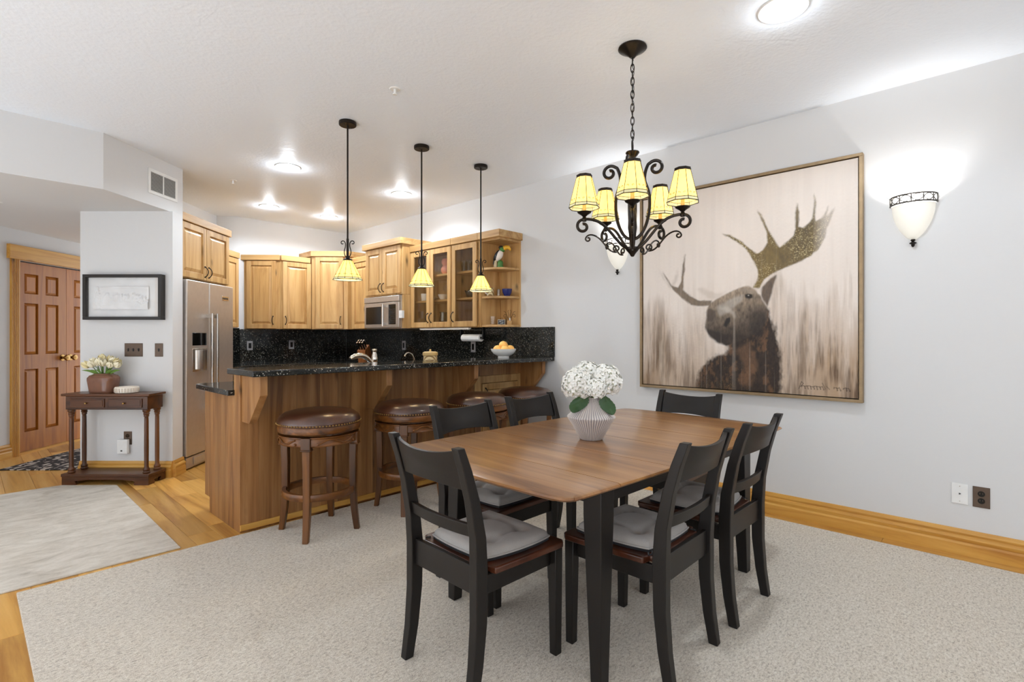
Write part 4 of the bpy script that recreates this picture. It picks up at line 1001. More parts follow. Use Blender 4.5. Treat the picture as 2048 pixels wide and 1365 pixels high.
head=[(0.346,0.298),(0.351,0.338),(0.356,0.387),(0.371,0.421),(0.415,0.448),(0.463,0.468),(0.51,0.49),(0.555,0.497),(0.586,0.479),(0.608,0.452),(0.643,0.386),(0.643,0.332),(0.6,0.277),(0.528,0.24),(0.453,0.211),(0.405,0.234),(0.376,0.259)]
body=[(0.453,0.24),(0.528,0.278),(0.608,0.333),(0.643,0.395),(0.664,0.34),(0.685,0.259),(0.7,0.188),(0.706,0.116),(0.697,-.02),(0.294,-.02),(0.315,0.079),(0.356,0.132),(0.405,0.161),(0.453,0.174),(0.468,0.201)]
ear=[(0.643,0.395),(0.613,0.447),(0.621,0.488),(0.651,0.52),(0.683,0.54),(0.67,0.485),(0.656,0.431)]
noseD=[(0.356,0.387),(0.376,0.398),(0.4,0.385),(0.405,0.356),(0.386,0.332),(0.361,0.333)]
nost=[(0.439,0.312),(0.453,0.345),(0.472,0.354),(0.474,0.33),(0.453,0.302)]
chin=[(0.346,0.303),(0.376,0.288),(0.415,0.278),(0.463,0.264),(0.453,0.211),(0.405,0.23),(0.371,0.254)]
eye=[(0.542,0.456),(0.555,0.462),(0.575,0.456),(0.577,0.44),(0.56,0.436),(0.544,0.441)]
bridge=[(0.405,0.405),(0.472,0.44),(0.537,0.456),(0.528,0.428),(0.472,0.383),(0.425,0.356)]
N=460; rs=np.random.RandomState(3)
S,T=np.meshgrid(np.linspace(0,1,N),np.linspace(0,1,N))
def vnoise(fx,fy,seed,oct=3,pers=.5):
    out=np.zeros((N,N)); amp=1; tot=0
    for o in range(oct):
        gx,gy=int(fx*2**o)+2,int(fy*2**o)+2; g_=np.random.RandomState(seed+o).rand(gy+1,gx+1)
        x=S*fx*2**o; y=T*fy*2**o; xi=np.minimum(x.astype(int),gx-1); yi=np.minimum(y.astype(int),gy-1); xf=x-xi; yf=y-yi
        xf=xf*xf*(3-2*xf); yf=yf*yf*(3-2*yf)
        out+=amp*(g_[yi,xi]*(1-xf)*(1-yf)+g_[yi,xi+1]*xf*(1-yf)+g_[yi+1,xi]*(1-xf)*yf+g_[yi+1,xi+1]*xf*yf); tot+=amp; amp*=pers
    return out/tot
def inside(poly,s,t):
    r=np.zeros(s.shape,bool); n=len(poly)
    for i in range(n):
        x0,y0=poly[i]; x1,y1=poly[i-1]
        if y0==y1: continue
        c_=((y0>t)!=(y1>t))&(s<(x1-x0)*(t-y0)/(y1-y0)+x0); r^=c_
    return r
def soft(poly,wob=.006,blur=3):
    m=np.zeros((N,N)); 
    for k in range(5):
        dx=(vnoise(60,40,50+k,2)-.5)*wob*2; dy=(vnoise(60,40,80+k,2)-.5)*wob*2; m+=inside(poly,S+dx,T+dy)
    m/=5
    for _ in range(blur):
        p=np.pad(m,1,mode='edge'); m=(p[1:-1,1:-1]*2+p[:-2,1:-1]+p[2:,1:-1]+p[1:-1,:-2]+p[1:-1,2:])/6
    return m[...,None]
def C(*c): return np.array(lin(c))
st1=(.65*vnoise(26,1.6,11,5,.65)+.35*vnoise(9,3,12,3))[...,None]; st2=(.55*vnoise(60,5,21,4,.7)+.45*vnoise(12,5,22,3))[...,None]; bl=vnoise(5,4,31,4,.55)[...,None]; fine=vnoise(130,110,41,2)[...,None]; hair=(.5*vnoise(70,34,61,3,.65)+.5*vnoise(150,60,66,2,.6))[...,None]
Tt=T[...,None]; Ss=S[...,None]
img=C(226,215,205)*np.ones((N,N,1)); img=img*(1-.20*(st1-.5))*(1-.05*(bl-.5))
low=np.clip((.50-Tt+.22*(bl-.5)+.75*(st1-.5))/.36,0,1)
lw=np.clip(np.abs(Ss-.46)*2.4-.14,0,1); lw=np.maximum(lw,.55*np.clip((.25-Tt)/.2,0,1))
img=img*(1-low*.85*(.35+.65*lw))+C(160,126,86)*(low*.85*(.35+.65*lw))
dk=np.clip((st2-.46)*6,0,1)*low*np.clip(lw+.1,0,1); img=img*(1-dk*.85)+C(78,54,32)*dk*.85
lt=np.clip((st1-.58)*5,0,1)*low; img=img*(1-lt*.5)+C(232,220,204)*lt*.5
dl=np.clip((.20-Ss)/.18,0,1)*np.clip((.40-Tt)/.3,0,1)*np.clip((st2-.3)*2.5,0,1); img=img*(1-dl*.75)+C(98,70,42)*dl*.75
def lay(m,c): 
    global img; img=img*(1-m)+c*m
lay(soft(antL,.007,2)*.86,C(92,72,46)*(.3+1.4*hair))
lay(soft([(x-.022,y+.012) for x,y in antL[4:12]],.012,6)*.35,C(150,138,124)*np.ones((N,N,1)))
ga=np.clip((rs.rand(N,N)-.90)*12,0,1); ga=((ga+np.roll(ga,1,0)*.5+np.roll(ga,1,1)*.5)*np.clip((vnoise(14,14,71,3)-.25)*2.2,0,1))[...,None].clip(0,1)
gold=C(104,84,34)*(.35+.95*bl+.9*(hair-.4)); gold=gold*(1-ga)+C(232,214,158)*ga*.9
m=soft(antR,.006,2); fade=np.clip((.93-Ss)/.10,.45,1); edge=np.clip((Tt-.74)/.12,0,1); lay(m*.95*fade,gold*(1-edge*.35)+C(170,158,140)*edge*.35)
lay(soft(ear,.006,3)*.92,C(84,66,50)*(.3+1.3*hair))
lay(soft(body,.020,2),C(44,31,22)*(-.1+2.0*hair+.7*(bl-.4)))
gb=(np.clip((rs.rand(N,N)-.80)*6,0,1)*np.clip((vnoise(18,14,91,3)-.35)*3,0,1))[...,None]; mb_=soft([(.294,-.02),(.315,.079),(.356,.132),(.405,.161),(.453,.174),(.48,.10),(.50,-.02)],.015,6); lay(mb_*gb*.7,C(150,118,66)*np.ones((N,N,1)))
gb2=np.clip((vnoise(38,20,95,4,.7)[...,None]-.52)*5,0,1)*soft(body,.01,4); lay(gb2*.55,C(124,88,58)*np.ones((N,N,1)))
hg=np.clip((Tt-.26)/.22,0,1); hcol=(C(54,42,33)*(1-hg)+C(160,142,122)*hg)*(.15+1.6*hair); lay(soft(head,.006,3),hcol)
dkh=np.clip((Ss-.50)/.12,0,1)*np.clip((.46-Tt)/.1,0,1)*soft(head,.01,4); lay(dkh*.7,C(48,37,30)*(.6+.8*hair))
lay(soft(bridge,.012,8)*.55,C(186,178,168)*np.ones((N,N,1)))
lay(soft(noseD,.008,5)*.8,C(70,60,54)*np.ones((N,N,1))); lay(soft(chin,.01,5)*.85,C(46,36,30)*(.7+.6*hair)); lay(soft(nost,.004,3)*.95,C(22,18,16)*np.ones((N,N,1)))
lay(soft([(x*1,y) for x,y in eye],.004,2)*.95,C(20,16,14)*np.ones((N,N,1))); lay(soft([(.553,.452),(.559,.455),(.561,.450)],.001,1)*.9,C(220,215,205)*np.ones((N,N,1)))
brow=[(.50,.478),(.545,.488),(.585,.470),(.60,.45),(.57,.462),(.53,.468)]; lay(soft(brow,.008,4)*.55,C(150,138,124)*np.ones((N,N,1)))
lay(soft([(.42,.395),(.47,.372),(.50,.345),(.492,.375),(.45,.405)],.010,6)*.5,C(196,188,178)*np.ones((N,N,1)))
lay(soft([(.40,.44),(.36,.452),(.30,.50),(.33,.505),(.40,.47),(.46,.475)],.012,8)*.30,C(168,152,134)*np.ones((N,N,1)))
lay(soft([(.60,.40),(.635,.36),(.64,.28),(.60,.24),(.56,.29),(.57,.36)],.02,10)*.55,C(34,26,22)*(.7+.6*hair))
lay(soft([(.50,.20),(.56,.23),(.60,.14),(.57,.02),(.53,.03),(.54,.12)],.02,8)*.45,C(120,88,62)*(.5+1.0*hair))
dr=np.clip((vnoise(110,1.5,99,1)[...,None]-.80)*9,0,1)*np.clip((.5-np.abs(Tt-.28))/.5,0,1); lay(dr*.22,C(214,200,184)*np.ones((N,N,1)))
# signature scrawl
def stroke(pts,wd):
    m=np.zeros((N,N))
    for (x0,y0),(x1,y1) in zip(pts[:-1],pts[1:]):
        L2=(x1-x0)**2+(y1-y0)**2+1e-9; t=np.clip(((S-x0)*(x1-x0)+(T-y0)*(y1-y0))/L2,0,1); d=np.hypot(S-x0-t*(x1-x0),T-y0-t*(y1-y0)); m=np.maximum(m,np.clip((wd-d)/wd*1.5,0,1))
    return m[...,None]
def scrawl(x0,x1,n,seed,amp):
    q=np.random.RandomState(seed); pts=[]
    for k in range(n*10+1):
        u=k/(n*10); a=u*n*2*PI; pts.append((x0+(x1-x0)*u-.004*np.sin(a+.8),.034+amp*np.sin(a)*(.6+.7*abs(np.sin(u*9+seed)))+.003*np.sin(3*a)))
    return pts
ink=C(52,38,28)*np.ones((N,N,1))
lay(stroke([(.776,.026),(.786,.058),(.794,.050),(.782,.036)],.0022)*.8,ink); lay(stroke(scrawl(.790,.875,7,2,.007),.0020)*.8,ink)
lay(stroke([(.868,.056),(.880,.030)],.002)*.7,ink); lay(stroke([(.884,.044),(.896,.030)],.002)*.7,ink)
lay(stroke(scrawl(.915,.938,2,4,.006),.0022)*.75,ink); lay(stroke(scrawl(.950,.972,2,6,.006),.0022)*.75,ink)
img=np.clip(img,0,1)
cg=.028; xs=fw+.006; wdt=PWd-2*xs; zs=PZ0+fw+.006; hgt=PZ1-PZ0-2*(fw+.006)
me=bpy.data.meshes.new('canvas')
V=np.stack([xs+S*wdt,np.full((N,N),-.040),zs+T*hgt],-1).reshape(-1,3)
V[:,1]-= (fine.reshape(-1)-.5)*.0012
idx=np.arange(N*N).reshape(N,N); F=np.stack([idx[:-1,:-1],idx[:-1,1:],idx[1:,1:],idx[1:,:-1]],-1).reshape(-1,4)
me.vertices.add(N*N); me.vertices.foreach_set('co',V.ravel()); me.loops.add(F.size); me.loops.foreach_set('vertex_index',F.ravel().astype(np.int32))
me.polygons.add(len(F)); me.polygons.foreach_set('loop_start',np.arange(0,F.size,4,dtype=np.int32)); me.update(calc_edges=True)
ca=me.color_attributes.new('paint','FLOAT_COLOR','POINT'); ca.data.foreach_set('color',np.concatenate([img.reshape(-1,3),np.ones((N*N,1))],1).ravel().astype(np.float32))
t=NT('oil_on_canvas').set(Roughness=.6); at=t.new('ShaderNodeVertexColor'); at.layer_name='paint'; t.col(at.outputs[0]); t.bump(t.noise(t.coord('Object'),420,2),.12,.001); me.materials.append(t.m); me.shade_smooth()
link('canvas',me,pa)
b=MB(); b.box(xs,-.0385,zs,xs+wdt,-.0125,zs+hgt).build('stretcher',plain('canvas_edge',(206,196,184),.8),pa)
# ------------------------------------------------------------------ white cast paper relief
fr=thing('framed_relief','black framed white relief of a skier among snowy trees','picture',npos(.068,.001,1.375),RN); FWd,FHt,FD=.682,.393,.058
b=MB(); e=.026
for x0,z0,x1,z1 in ((0,0,FWd,e),(0,FHt-e,FWd,FHt),(0,e,e,FHt-e),(FWd-e,e,FWd,FHt-e)): b.box(x0,-FD,z0,x1,0,z1)
b.build('frame',MT['picframe'],fr,bevel=.0015); MT['paper']=plain('cast_paper',(238,238,238),.8)
MB().box(e,-.022,e,FWd-e,-.003,FHt-e).build('mat',MT['paper'],fr)
NX,NZ=170,80; X,Z=np.meshgrid(np.linspace(0,1,NX),np.linspace(0,1,NZ)); h=.0015+.0*X
rl=np.random.RandomState(5)
def bumpat(cx,cz,rx,rz,a): 
    global h; h=h+a*np.exp(-((X-cx)/rx)**2-((Z-cz)/rz)**2)
h=h+.0022*np.clip((.62+.16*np.sin(X*4.2+.6)-Z)*4,0,1)
for k in range(60): bumpat(.35+.6*rl.rand(),.40+.16*rl.rand()*1.0+.10*rl.rand(),.008+.006*rl.rand(),.05+.03*rl.rand(),.0022)
for k in range(70): bumpat(.78+.24*rl.rand(),.06+.50*rl.rand()*rl.rand(),.014,.03,.0026)
for k in range(26):
    zz=.05+.95*k/26; sp=.085*(1-zz)+.008
    for s in (-1,1): bumpat(.065+s*sp*rl.rand(),zz,.014,.022,.004)
for cx,cz,rx,rz,a in ((.25,.66,.022,.05,.006),(.24,.52,.035,.10,.006),(.29,.46,.045,.022,.005),(.20,.36,.022,.09,.004),(.26,.30,.022,.10,.004),(.22,.20,.07,.018,.003),(.30,.40,.05,.012,.003)): bumpat(cx,cz,rx,rz,a)
h=np.minimum(h*4.2,.019)-.0015*(np.clip(.30-Z,0,1)>0)*np.clip((X-.30)*4,0,1)*np.clip((.85-X)*5,0,1)
bd=np.minimum(np.minimum(X,1-X)*3.2,np.minimum(Z,1-Z)*1.3); h=h+.004*np.exp(-(bd/.03)**2)-.003*np.exp(-((bd-.07)/.03)**2)
x0,x1,z0,z1=.082,.56,.090,.290
V=[(x0+(x1-x0)*X[j,i],-.0222-max(0,h[j,i]),z0+(z1-z0)*Z[j,i]) for j in range(NZ) for i in range(NX)]
MB().add(V,[(j*NX+i,j*NX+i+1,(j+1)*NX+i+1,(j+1)*NX+i) for j in range(NZ-1) for i in range(NX-1)]).build('relief',MT['paper'],fr,ang=85)
MB().box(e,-.046,e,FWd-e,-.044,FHt-e).build('glazing',MT['glass'],fr)

# ================================================================== CONSOLE TABLE
CZ=.755; cl=.71; cd=.205
ct=thing('console_table','dark mahogany console table with two drawers and columns','table',npos(.062,.245,0),RN)
MB().box(-.012,-.008,CZ-.020,cl+.012,cd,CZ).build('top',MT['console_x'],ct,bevel=.005,segs=3)
MB().box(.012,.012,.622,cl-.012,cd-.006,CZ-.021).build('apron',MT['console_x'],ct,bevel=.003)
for x0 in (.055,.37):
    d=MB().box(x0,.004,.640,x0+.285,.0115,.714).build('drawer',MT['console_x'],ct,bevel=.002)
    MB().box(x0+.012,.0005,.651,x0+.273,.0038,.703).build('drawer_panel',MT['console_x'],d,bevel=.001)
    MB().lathe([(0,-.001),(.006,0),(.004,.006),(.009,.012),(.007,.018),(0,.020)],14,TM(x0+.142,.0004,.677,0,R(90))).build('knob',MT['brass'],d)
cp_=[(0,.093),(.026,.093),(.028,.100),(.022,.110),(.026,.118),(.024,.128),(.018,.136),(.016,.150),(.017,.30),(.0155,.54),(.0145,.558),(.020,.566),(.018,.574),(.024,.586),(.020,.594),(.028,.606),(.028,.621),(0,.621)]
cm=MB().lathe(cp_,20).mesh('column',MT['console_z'],45)
for x,y in ((.04,.038),(cl-.04,.038),(.04,cd-.038),(cl-.04,cd-.038)): link('column',cm,ct,(x,y,0))
MB().box(-.012,-.008,.066,cl+.012,cd,.092).build('shelf',MT['console_x'],ct,bevel=.004)
sk=[(-.006,.0),(.105,.0),(.112,.014),(.100,.028),(.118,.036),(.150,.036),(.20,.044),(.50,.044),(.555,.036),(.585,.036),(.603,.028),(.591,.014),(.598,.0),(cl+.006,0),(cl+.006,.0655),(-.006,.0655)]
b=MB(); n=len(sk); vs=[(x,-.004,z) for x,z in sk]+[(x,.016,z) for x,z in sk]
b.add(vs,[tuple(range(n)),tuple(range(2*n-1,n-1,-1))]+[(k,n+k,n+(k+1)%n,(k+1)%n) for k in range(n)]).build('skirt',MT['console_x'],ct)
for x in (-.006,cl-.014):
    b=MB(); q=[(.0165,0),(.07,0),(.075,.02),(.06,.034),(.10,.040),(.15,.034),(.135,.02),(.14,0),(cd,0),(cd,.0655),(.0165,.0655)]; n=len(q)
    vs=[(x,y,z) for y,z in q]+[(x+.02,y,z) for y,z in q]; me_=b.add(vs,[tuple(range(n)),tuple(range(2*n-1,n-1,-1))]+[(k,n+k,n+(k+1)%n,(k+1)%n) for k in range(n)]).mesh('side_skirt',MT['console_x'])
    bm=bmesh.new(); bm.from_mesh(me_); bmesh.ops.recalc_face_normals(bm,faces=bm.faces); bm.to_mesh(me_); bm.free(); link('side_skirt',me_,ct)
# brown square-shouldered vase with tulips
vp=npos(.315,.135,CZ+.0008)
tv=thing('vase','glazed brown vase on the console table','vase',vp,RN)
def sq(u,v):
    pr=[(.0,.0),(.100,.0),(.104,.010),(.112,.06),(.119,.108),(.119,.130),(.102,.152),(.080,.160),(.072,.164),(.070,.168),(.064,.168),(.066,.16),(.096,.13),(.085,.02),(.0,.012)]
    f=v*(len(pr)-1); i=min(int(f),len(pr)-2); w_=f-i; r=pr[i][0]*(1-w_)+pr[i+1][0]*w_; z=pr[i][1]*(1-w_)+pr[i+1][1]*w_
    a=2*PI*u; p=3.6 if r>.05 else 2; c_,s_=cos(a),sin(a); k_=(abs(c_)**p+abs(s_)**p)**(-1/p); return (r*k_*c_*.92,r*k_*s_*.66,z*.96)
MB().grid(sq,57,57).build('body',metalmat('brown_glaze',(122,84,66),.16,0,.12),tv,ang=60)
TU=[(-.115,-.02,.075),(-.085,.01,.118),(-.058,-.035,.082),(-.028,.02,.15),(-.012,-.03,.098),(.022,-.035,.092),(.03,.02,.138),(.058,.005,.128),(.072,-.03,.078),(.098,.0,.105),(.118,-.02,.082),(-.045,.03,.125)]
ORD='first second third fourth fifth sixth seventh eighth ninth tenth eleventh twelfth'.split()
RK={k:i for i,k in enumerate(sorted(range(len(TU)),key=lambda q:TU[q][0]))}
def tulip(k,x,y,z):
    o=thing('tulip',ORD[RK[k]]+' cream tulip from the left in the brown vase','flower',vp,RN,'cream tulips in the brown vase')
    d=Vector((x*1.0,y,.10)).normalized(); tip=Vector((x,y,.165+z*.72))
    MB().tube([(x*.1,y*.1,.02),(x*.22,y*.22,.13),tuple(tip*.55+Vector((x*.10,y*.1,.09))),tuple(tip)],.0032,6).build('stem',MT['stemg'],o)
    q=d.to_track_quat('Z','Y').to_matrix().to_4x4(); M_=Matrix.Translation(tip)@q
    b=MB(); s=rnd.uniform(1.1,1.4)
    for j in range(6):
        a=j*PI/3+(.3 if j%2 else 0); 
        def pf(u,v):
            w_=.017*s*(sin(PI*min(.98,v*.88+.10)))**.8*(2*u-1); r=.003+.0155*s*sin(PI*(.12+.62*v))*(1.05 if j%2 else .92); zz=.050*s*v-.004
            return (r*cos(a)-w_*sin(a),r*sin(a)+w_*cos(a),zz-abs(2*u-1)**2*.004)
        b.sheet(pf,5,7,(0.0006*cos(a),.0006*sin(a),0),M_)
    b.build('petals',MT['petal2'] if k%3==0 else MT['tul'],o,ang=70)
    if k%2==0:
        e_=Vector((x*1.25+(.02 if x>0 else -.02),y*1.5,.165+z*.30)); s0_=Vector((x*.2,y*.2,.13)); ax=e_-s0_; sd=ax.cross(Vector((0,1,.3))).normalized()
        def lf(u,v): 
            p=s0_+ax*v+sd*(.011*sin(PI*min(1,v*.95+.04))*(2*u-1))+Vector((0,0,.02*sin(PI*v))); return tuple(p)
        MB().sheet(lf,4,9,(0,-.0008,0)).build('leaf',MT['tleaf'],o,ang=60)
MT['tul']=plain('ivory_petal',(246,236,206),.55); MT['tleaf']=plain('tulip_leaf',(104,140,58),.5)
for k,p in enumerate(TU): tulip(k,*p)
dp=npos(.525,.150,CZ+.0008)
d=thing('trinket_dish','round white carved dish on the console table','dish',dp,RN)
MB().lathe([(0,0),(.078,0),(.084,.004),(.086,.044),(.082,.050),(.074,.048),(.070,.014),(0,.012)],48).build('body',plain('bone_white',(232,222,208),.6),d,ang=40)
fm=MB().box(-.0022,-.0890,.008,.0022,-.0852,.040).mesh('flute',plain('bone_flute',(206,192,176),.6))
for k in range(26): link('flute',fm,d,(0,0,0),2*PI*k/26)
# ================================================================== KITCHEN SMALL THINGS
# fruit bowl on the bar
bx,by=3.452,3.375; bw=thing('fruit_bowl','white footed bowl of fruit on the bar counter','bowl',(bx,by,1.0328))
MB().lathe([(0,0),(.052,0),(.054,.004),(.050,.012),(.062,.018),(.092,.036),(.112,.062),(.119,.082),(.116,.082),(.108,.062),(.088,.040),(.05,.022),(0,.020)],44).build('body',MT['ceram'],bw,ang=50)
FL=['orange fruit at the back left of the white bowl','orange fruit at the front left of the white bowl','orange fruit at the front right of the white bowl','orange fruit at the right rim of the white bowl','orange fruit at the back of the white bowl','topmost orange fruit on the heap in the white bowl','smallest orange fruit, high on the heap in the bowl']
MT['peel']=plain('apricot_peel',(246,190,104),.5)
for k,(x,y,z,r) in enumerate([(-.060,.018,.090,.040),(-.030,-.048,.090,.039),(.036,-.052,.092,.039),(.072,.008,.090,.038),(.018,.058,.092,.040),(.0,.002,.128,.041),(.052,.030,.118,.032)]):
    o=tag(MB().ball((0,0,0),(r,r,r*.94),16,10).build('apricot',MT['peel'],None,(bx+x,by+y,1.0328+z-.012),ang=80),FL[k],'fruit','fruit in the white bowl')
    MB().lathe([(0,0),(.003,0),(.002,.004),(0,.004)],6,TM(0,0,r*.93)).build('stem',MT['stemg'],o)
# main faucet
f=thing('faucet','pull out kitchen faucet arching above the bar counter','faucet',(2.352,3.80,.8905))
MB().lathe([(0,0),(.030,0),(.030,.012),(.022,.02),(.020,.10),(.026,.13),(.026,.17),(.018,.20),(.016,.215),(.022,.225),(.018,.236),(0,.238)],24).build('body',MT['chrome'],f,ang=50)
sp=bezier([(-.015,0,.10),(-.06,0,.16),(-.10,-.01,.19),(-.16,-.02,.185),(-.20,-.025,.182),(-.22,-.03,.175),(-.235,-.03,.160)],10)
MB().tube(sp,[.016+.006*sin(PI*k/(len(sp)-1)) for k in range(len(sp))],12).build('spout',MT['chrome'],f)
f2=thing('filter_tap','small gooseneck filter tap right of the main faucet','faucet',(2.757,3.80,.8905))
MB().lathe([(0,0),(.018,0),(.018,.01),(.010,.016),(.008,.10),(0,.10)],16).build('base',MT['chrome'],f2)
MB().tube(bezier([(0,0,.09),(.0,0,.14),(-.02,0,.19),(-.06,0,.195),(-.085,0,.197),(-.10,0,.185),(-.106,0,.165)],10),.0065,10).build('neck',MT['chrome'],f2)
# canister
def canmat():
    t=NT('tan_woven_ceramic').set(Roughness=.6); v=t.coord('Object',(1,1,1)); w=t.new('ShaderNodeTexWave',wave_type='BANDS',bands_direction='DIAGONAL'); w.inputs['Scale'].default_value=16; t.L(v,w.inputs['Vector'])
    t.col(t.ramp(w.outputs['Fac'],[(.25,rgba((150,118,72))),(.55,rgba((226,208,164)))])); t.bump(w.outputs['Fac'],.3,.004); return t.m
cn=thing('canister','tan patterned canister with a knob lid behind the bar','canister',(2.90,3.76,.8905))
MB().lathe([(0,0),(.056,0),(.060,.006),(.062,.165),(.058,.168),(0,.168)],36).build('body',canmat(),cn); MB().lathe([(0,.1685),(.067,.1685),(.069,.176),(.067,.196),(.05,.203),(.012,.205),(.008,.212),(.010,.222),(0,.226)],36).build('lid',plain('canister_lid',(196,168,112),.55),cn,ang=45)
# knife block
kb=thing('knife_block','wooden knife block with black handles on the corner worktop','knife block',(3.55,5.93,.8905),R(-60))
MB().add([(-.055,-.10,0),(.055,-.10,0),(.055,.10,0),(-.055,.10,0),(-.055,-.13,.16),(.055,-.13,.16),(.055,-.02,.235),(-.055,-.02,.235)],[(3,2,1,0),(4,5,6,7),(0,1,5,4),(1,2,6,5),(2,3,7,6),(3,0,4,7)]).build('block',wood('block_wood',(92,50,22),(146,88,42),(172,110,60),'z',.4),kb,bevel=.004)
for i,(x,y) in enumerate(((-.035,-.10),(.0,-.10),(.035,-.10),(-.035,-.065),(.0,-.065),(.035,-.065))):
    M_=TM(x,y,.175+(y+.10)*.7,0,R(35)); h_=MB(); h_.box(-.007,-.011,.002,.007,.011,.105,M_); h_.build('handle',MT['blackgl'],kb,bevel=.003); MB().box(-.0075,-.0115,.1055,.0075,.0115,.112,M_).build('handle_cap',MT['alum'],kb)
# paper towel under the cabinets
pt=thing('paper_towel_holder','black under cabinet paper towel holder','towel holder',(3.70,4.08,0))
MB().box(-.018,-.182,1.20,.018,-.170,ZB-.0005).box(-.018,.170,1.20,.018,.182,ZB-.0005).build('bracket',MT['blackgl'],pt,bevel=.003); MB().tube([(0,-.172,1.215),(0,.172,1.215)],.006,8).build('rod',MT['iron'],pt)
rl_=thing('paper_towel','roll of white paper towel under the glass cabinets','paper towel',(3.70,4.08,1.215))
MB().lathe([(.018,-.14),(.038,-.14),(.038,.14),(.018,.14),(.018,-.14)],28,TM(0,0,0,0,R(90)),cap=False).build('roll',plain('paper',(240,240,238),.9),rl_); MB().sheet(lambda u,v:(-.0385-.001*v,-.138+.276*u,-.012*v),6,4,(.0006,0,0)).build('loose_sheet',plain('paper2',(240,240,238),.9),rl_)
lt=thing('cabinet_light','slim light strip under the glass cabinets','light strip',(3.62,4.45,ZB-.0005))
MB().box(-.02,-.42,-.016,.02,.42,0).build('housing',MT['white'],lt,bevel=.002); MB().box(-.015,-.41,-.0175,.015,.41,-.0162).build('diffuser',MT['strip'],lt)
# ------------------------------------------------------------------ behind the glass doors and on the open shelves
def at_shelf(x,y,z): return (x,y,z)
def lathed(name,label,cat,prof,mat,loc,n=24,group=None,extra=None):
    o=MB().lathe(prof,n).build(name,mat,None,loc,ang=50); return tag(o,label,cat,group)
Z1,Z2,Z0=1.9175,1.6375,ZB+.0185
gl=[(0,0),(.026,0),(.030,.002),(.034,.125),(.0325,.125),(.028,.006),(0,.005)]
for k,(x,y) in enumerate(((3.69,4.192),(3.77,4.165),(3.69,4.115),(3.77,4.075))): lathed('tumbler',ORD[k]+' tall clear tumbler from the left on the upper cabinet shelf','glass',gl,MT['glass'],(x,y,Z1),20,'tall tumblers in the glass cabinet')
pk=thing('pink_pitcher','coral pink ruffled pitcher on the upper cabinet shelf','pitcher',(3.69,4.50,Z1)); MT['pink']=plain('coral_ceramic',(236,150,122),.35)
MB().lathe([(0,0),(.035,0),(.052,.03),(.056,.06),(.044,.09),(.036,.10),(.048,.125),(.05,.15),(.038,.175),(.034,.175),(.04,.15),(.03,.10),(0,.02)],28).build('body',MT['pink'],pk,ang=60)
MB().tube([(.036,0,.11),(.08,0,.12),(.088,0,.075),(.05,0,.045)],.008,8).build('handle',MT['pink'],pk)
bowlp=[(0,0),(.032,0),(.034,.004),(.05,.03),(.062,.06),(.059,.06),(.046,.032),(.03,.008),(0,.008)]
lathed('small_bowl','white bowl on the middle shelf of the double glass cabinet','bowl',bowlp,MT['ceram'],(3.68,4.535,Z2))
mg=thing('mug','white mug behind the left pane of the double glass cabinet','mug',(3.67,4.865,Z2)); MB().lathe([(0,0),(.034,0),(.037,.004),(.04,.085),(.037,.085),(.033,.008),(0,.008)],24).build('body',MT['ceram'],mg); MB().tube([(0,-.038,.07),(0,-.066,.06),(0,-.066,.03),(0,-.037,.018)],.005,8).build('handle',MT['ceram'],mg)
lathed('small_plate','white footed plate beside the mug in the glass cabinet','plate',[(0,0),(.03,0),(.03,.03),(.075,.045),(.074,.05),(.02,.04),(0,.04)],MT['ceram'],(3.79,4.885,Z2))
wg=[(0,0),(.032,0),(.032,.003),(.006,.008),(.0045,.08),(.012,.09),(.034,.12),(.036,.15),(.031,.18),(.029,.18),(.034,.15),(.03,.122),(0,.095)]
for y in (4.462,4.61): lathed('wine_glass','wine glass to the right of the white bowl in the cabinet' if y<4.5 else 'wine glass behind the middle door stile, left of the bowl','glass',wg,MT['glass'],(3.77 if y<4.5 else 3.78,y,Z2),20,'wine glasses in the glass cabinet')
lathed('glass_jar','cut glass jar on the bottom shelf of the double glass cabinet','jar',[(0,0),(.03,0),(.045,.03),(.05,.08),(.04,.13),(.046,.16),(.042,.16),(.036,.13),(.045,.08),(.026,.01),(0,.01)],glassmat('pale_glass',(214,216,210),.2,.6),(3.70,4.56,Z0))
lathed('stacked_plate','stack of pale plates low behind the left pane','plates',[(0,0),(.05,0),(.085,.012),(.085,.05),(.08,.05),(0,.035)],MT['ceram'],(3.74,4.875,Z0))
tp=thing('teapot','black teapot on the middle shelf of the single glass cabinet','teapot',(3.69,4.08,Z2)); MT['bteal']=plain('black_ceramic',(36,34,36),.2)
MB().lathe([(0,0),(.04,0),(.058,.02),(.062,.045),(.05,.075),(.03,.085),(.03,.088),(.01,.092),(.008,.10),(0,.104)],26).build('body',MT['bteal'],tp,ang=60); MB().tube([(0,-.055,.065),(0,-.095,.07),(0,-.095,.03),(0,-.056,.025)],.006,8).build('handle',MT['alum'],tp); MB().tube([(0,.055,.03),(0,.08,.05),(0,.10,.085)],[.012,.009,.007],8).build('spout',MT['bteal'],tp)
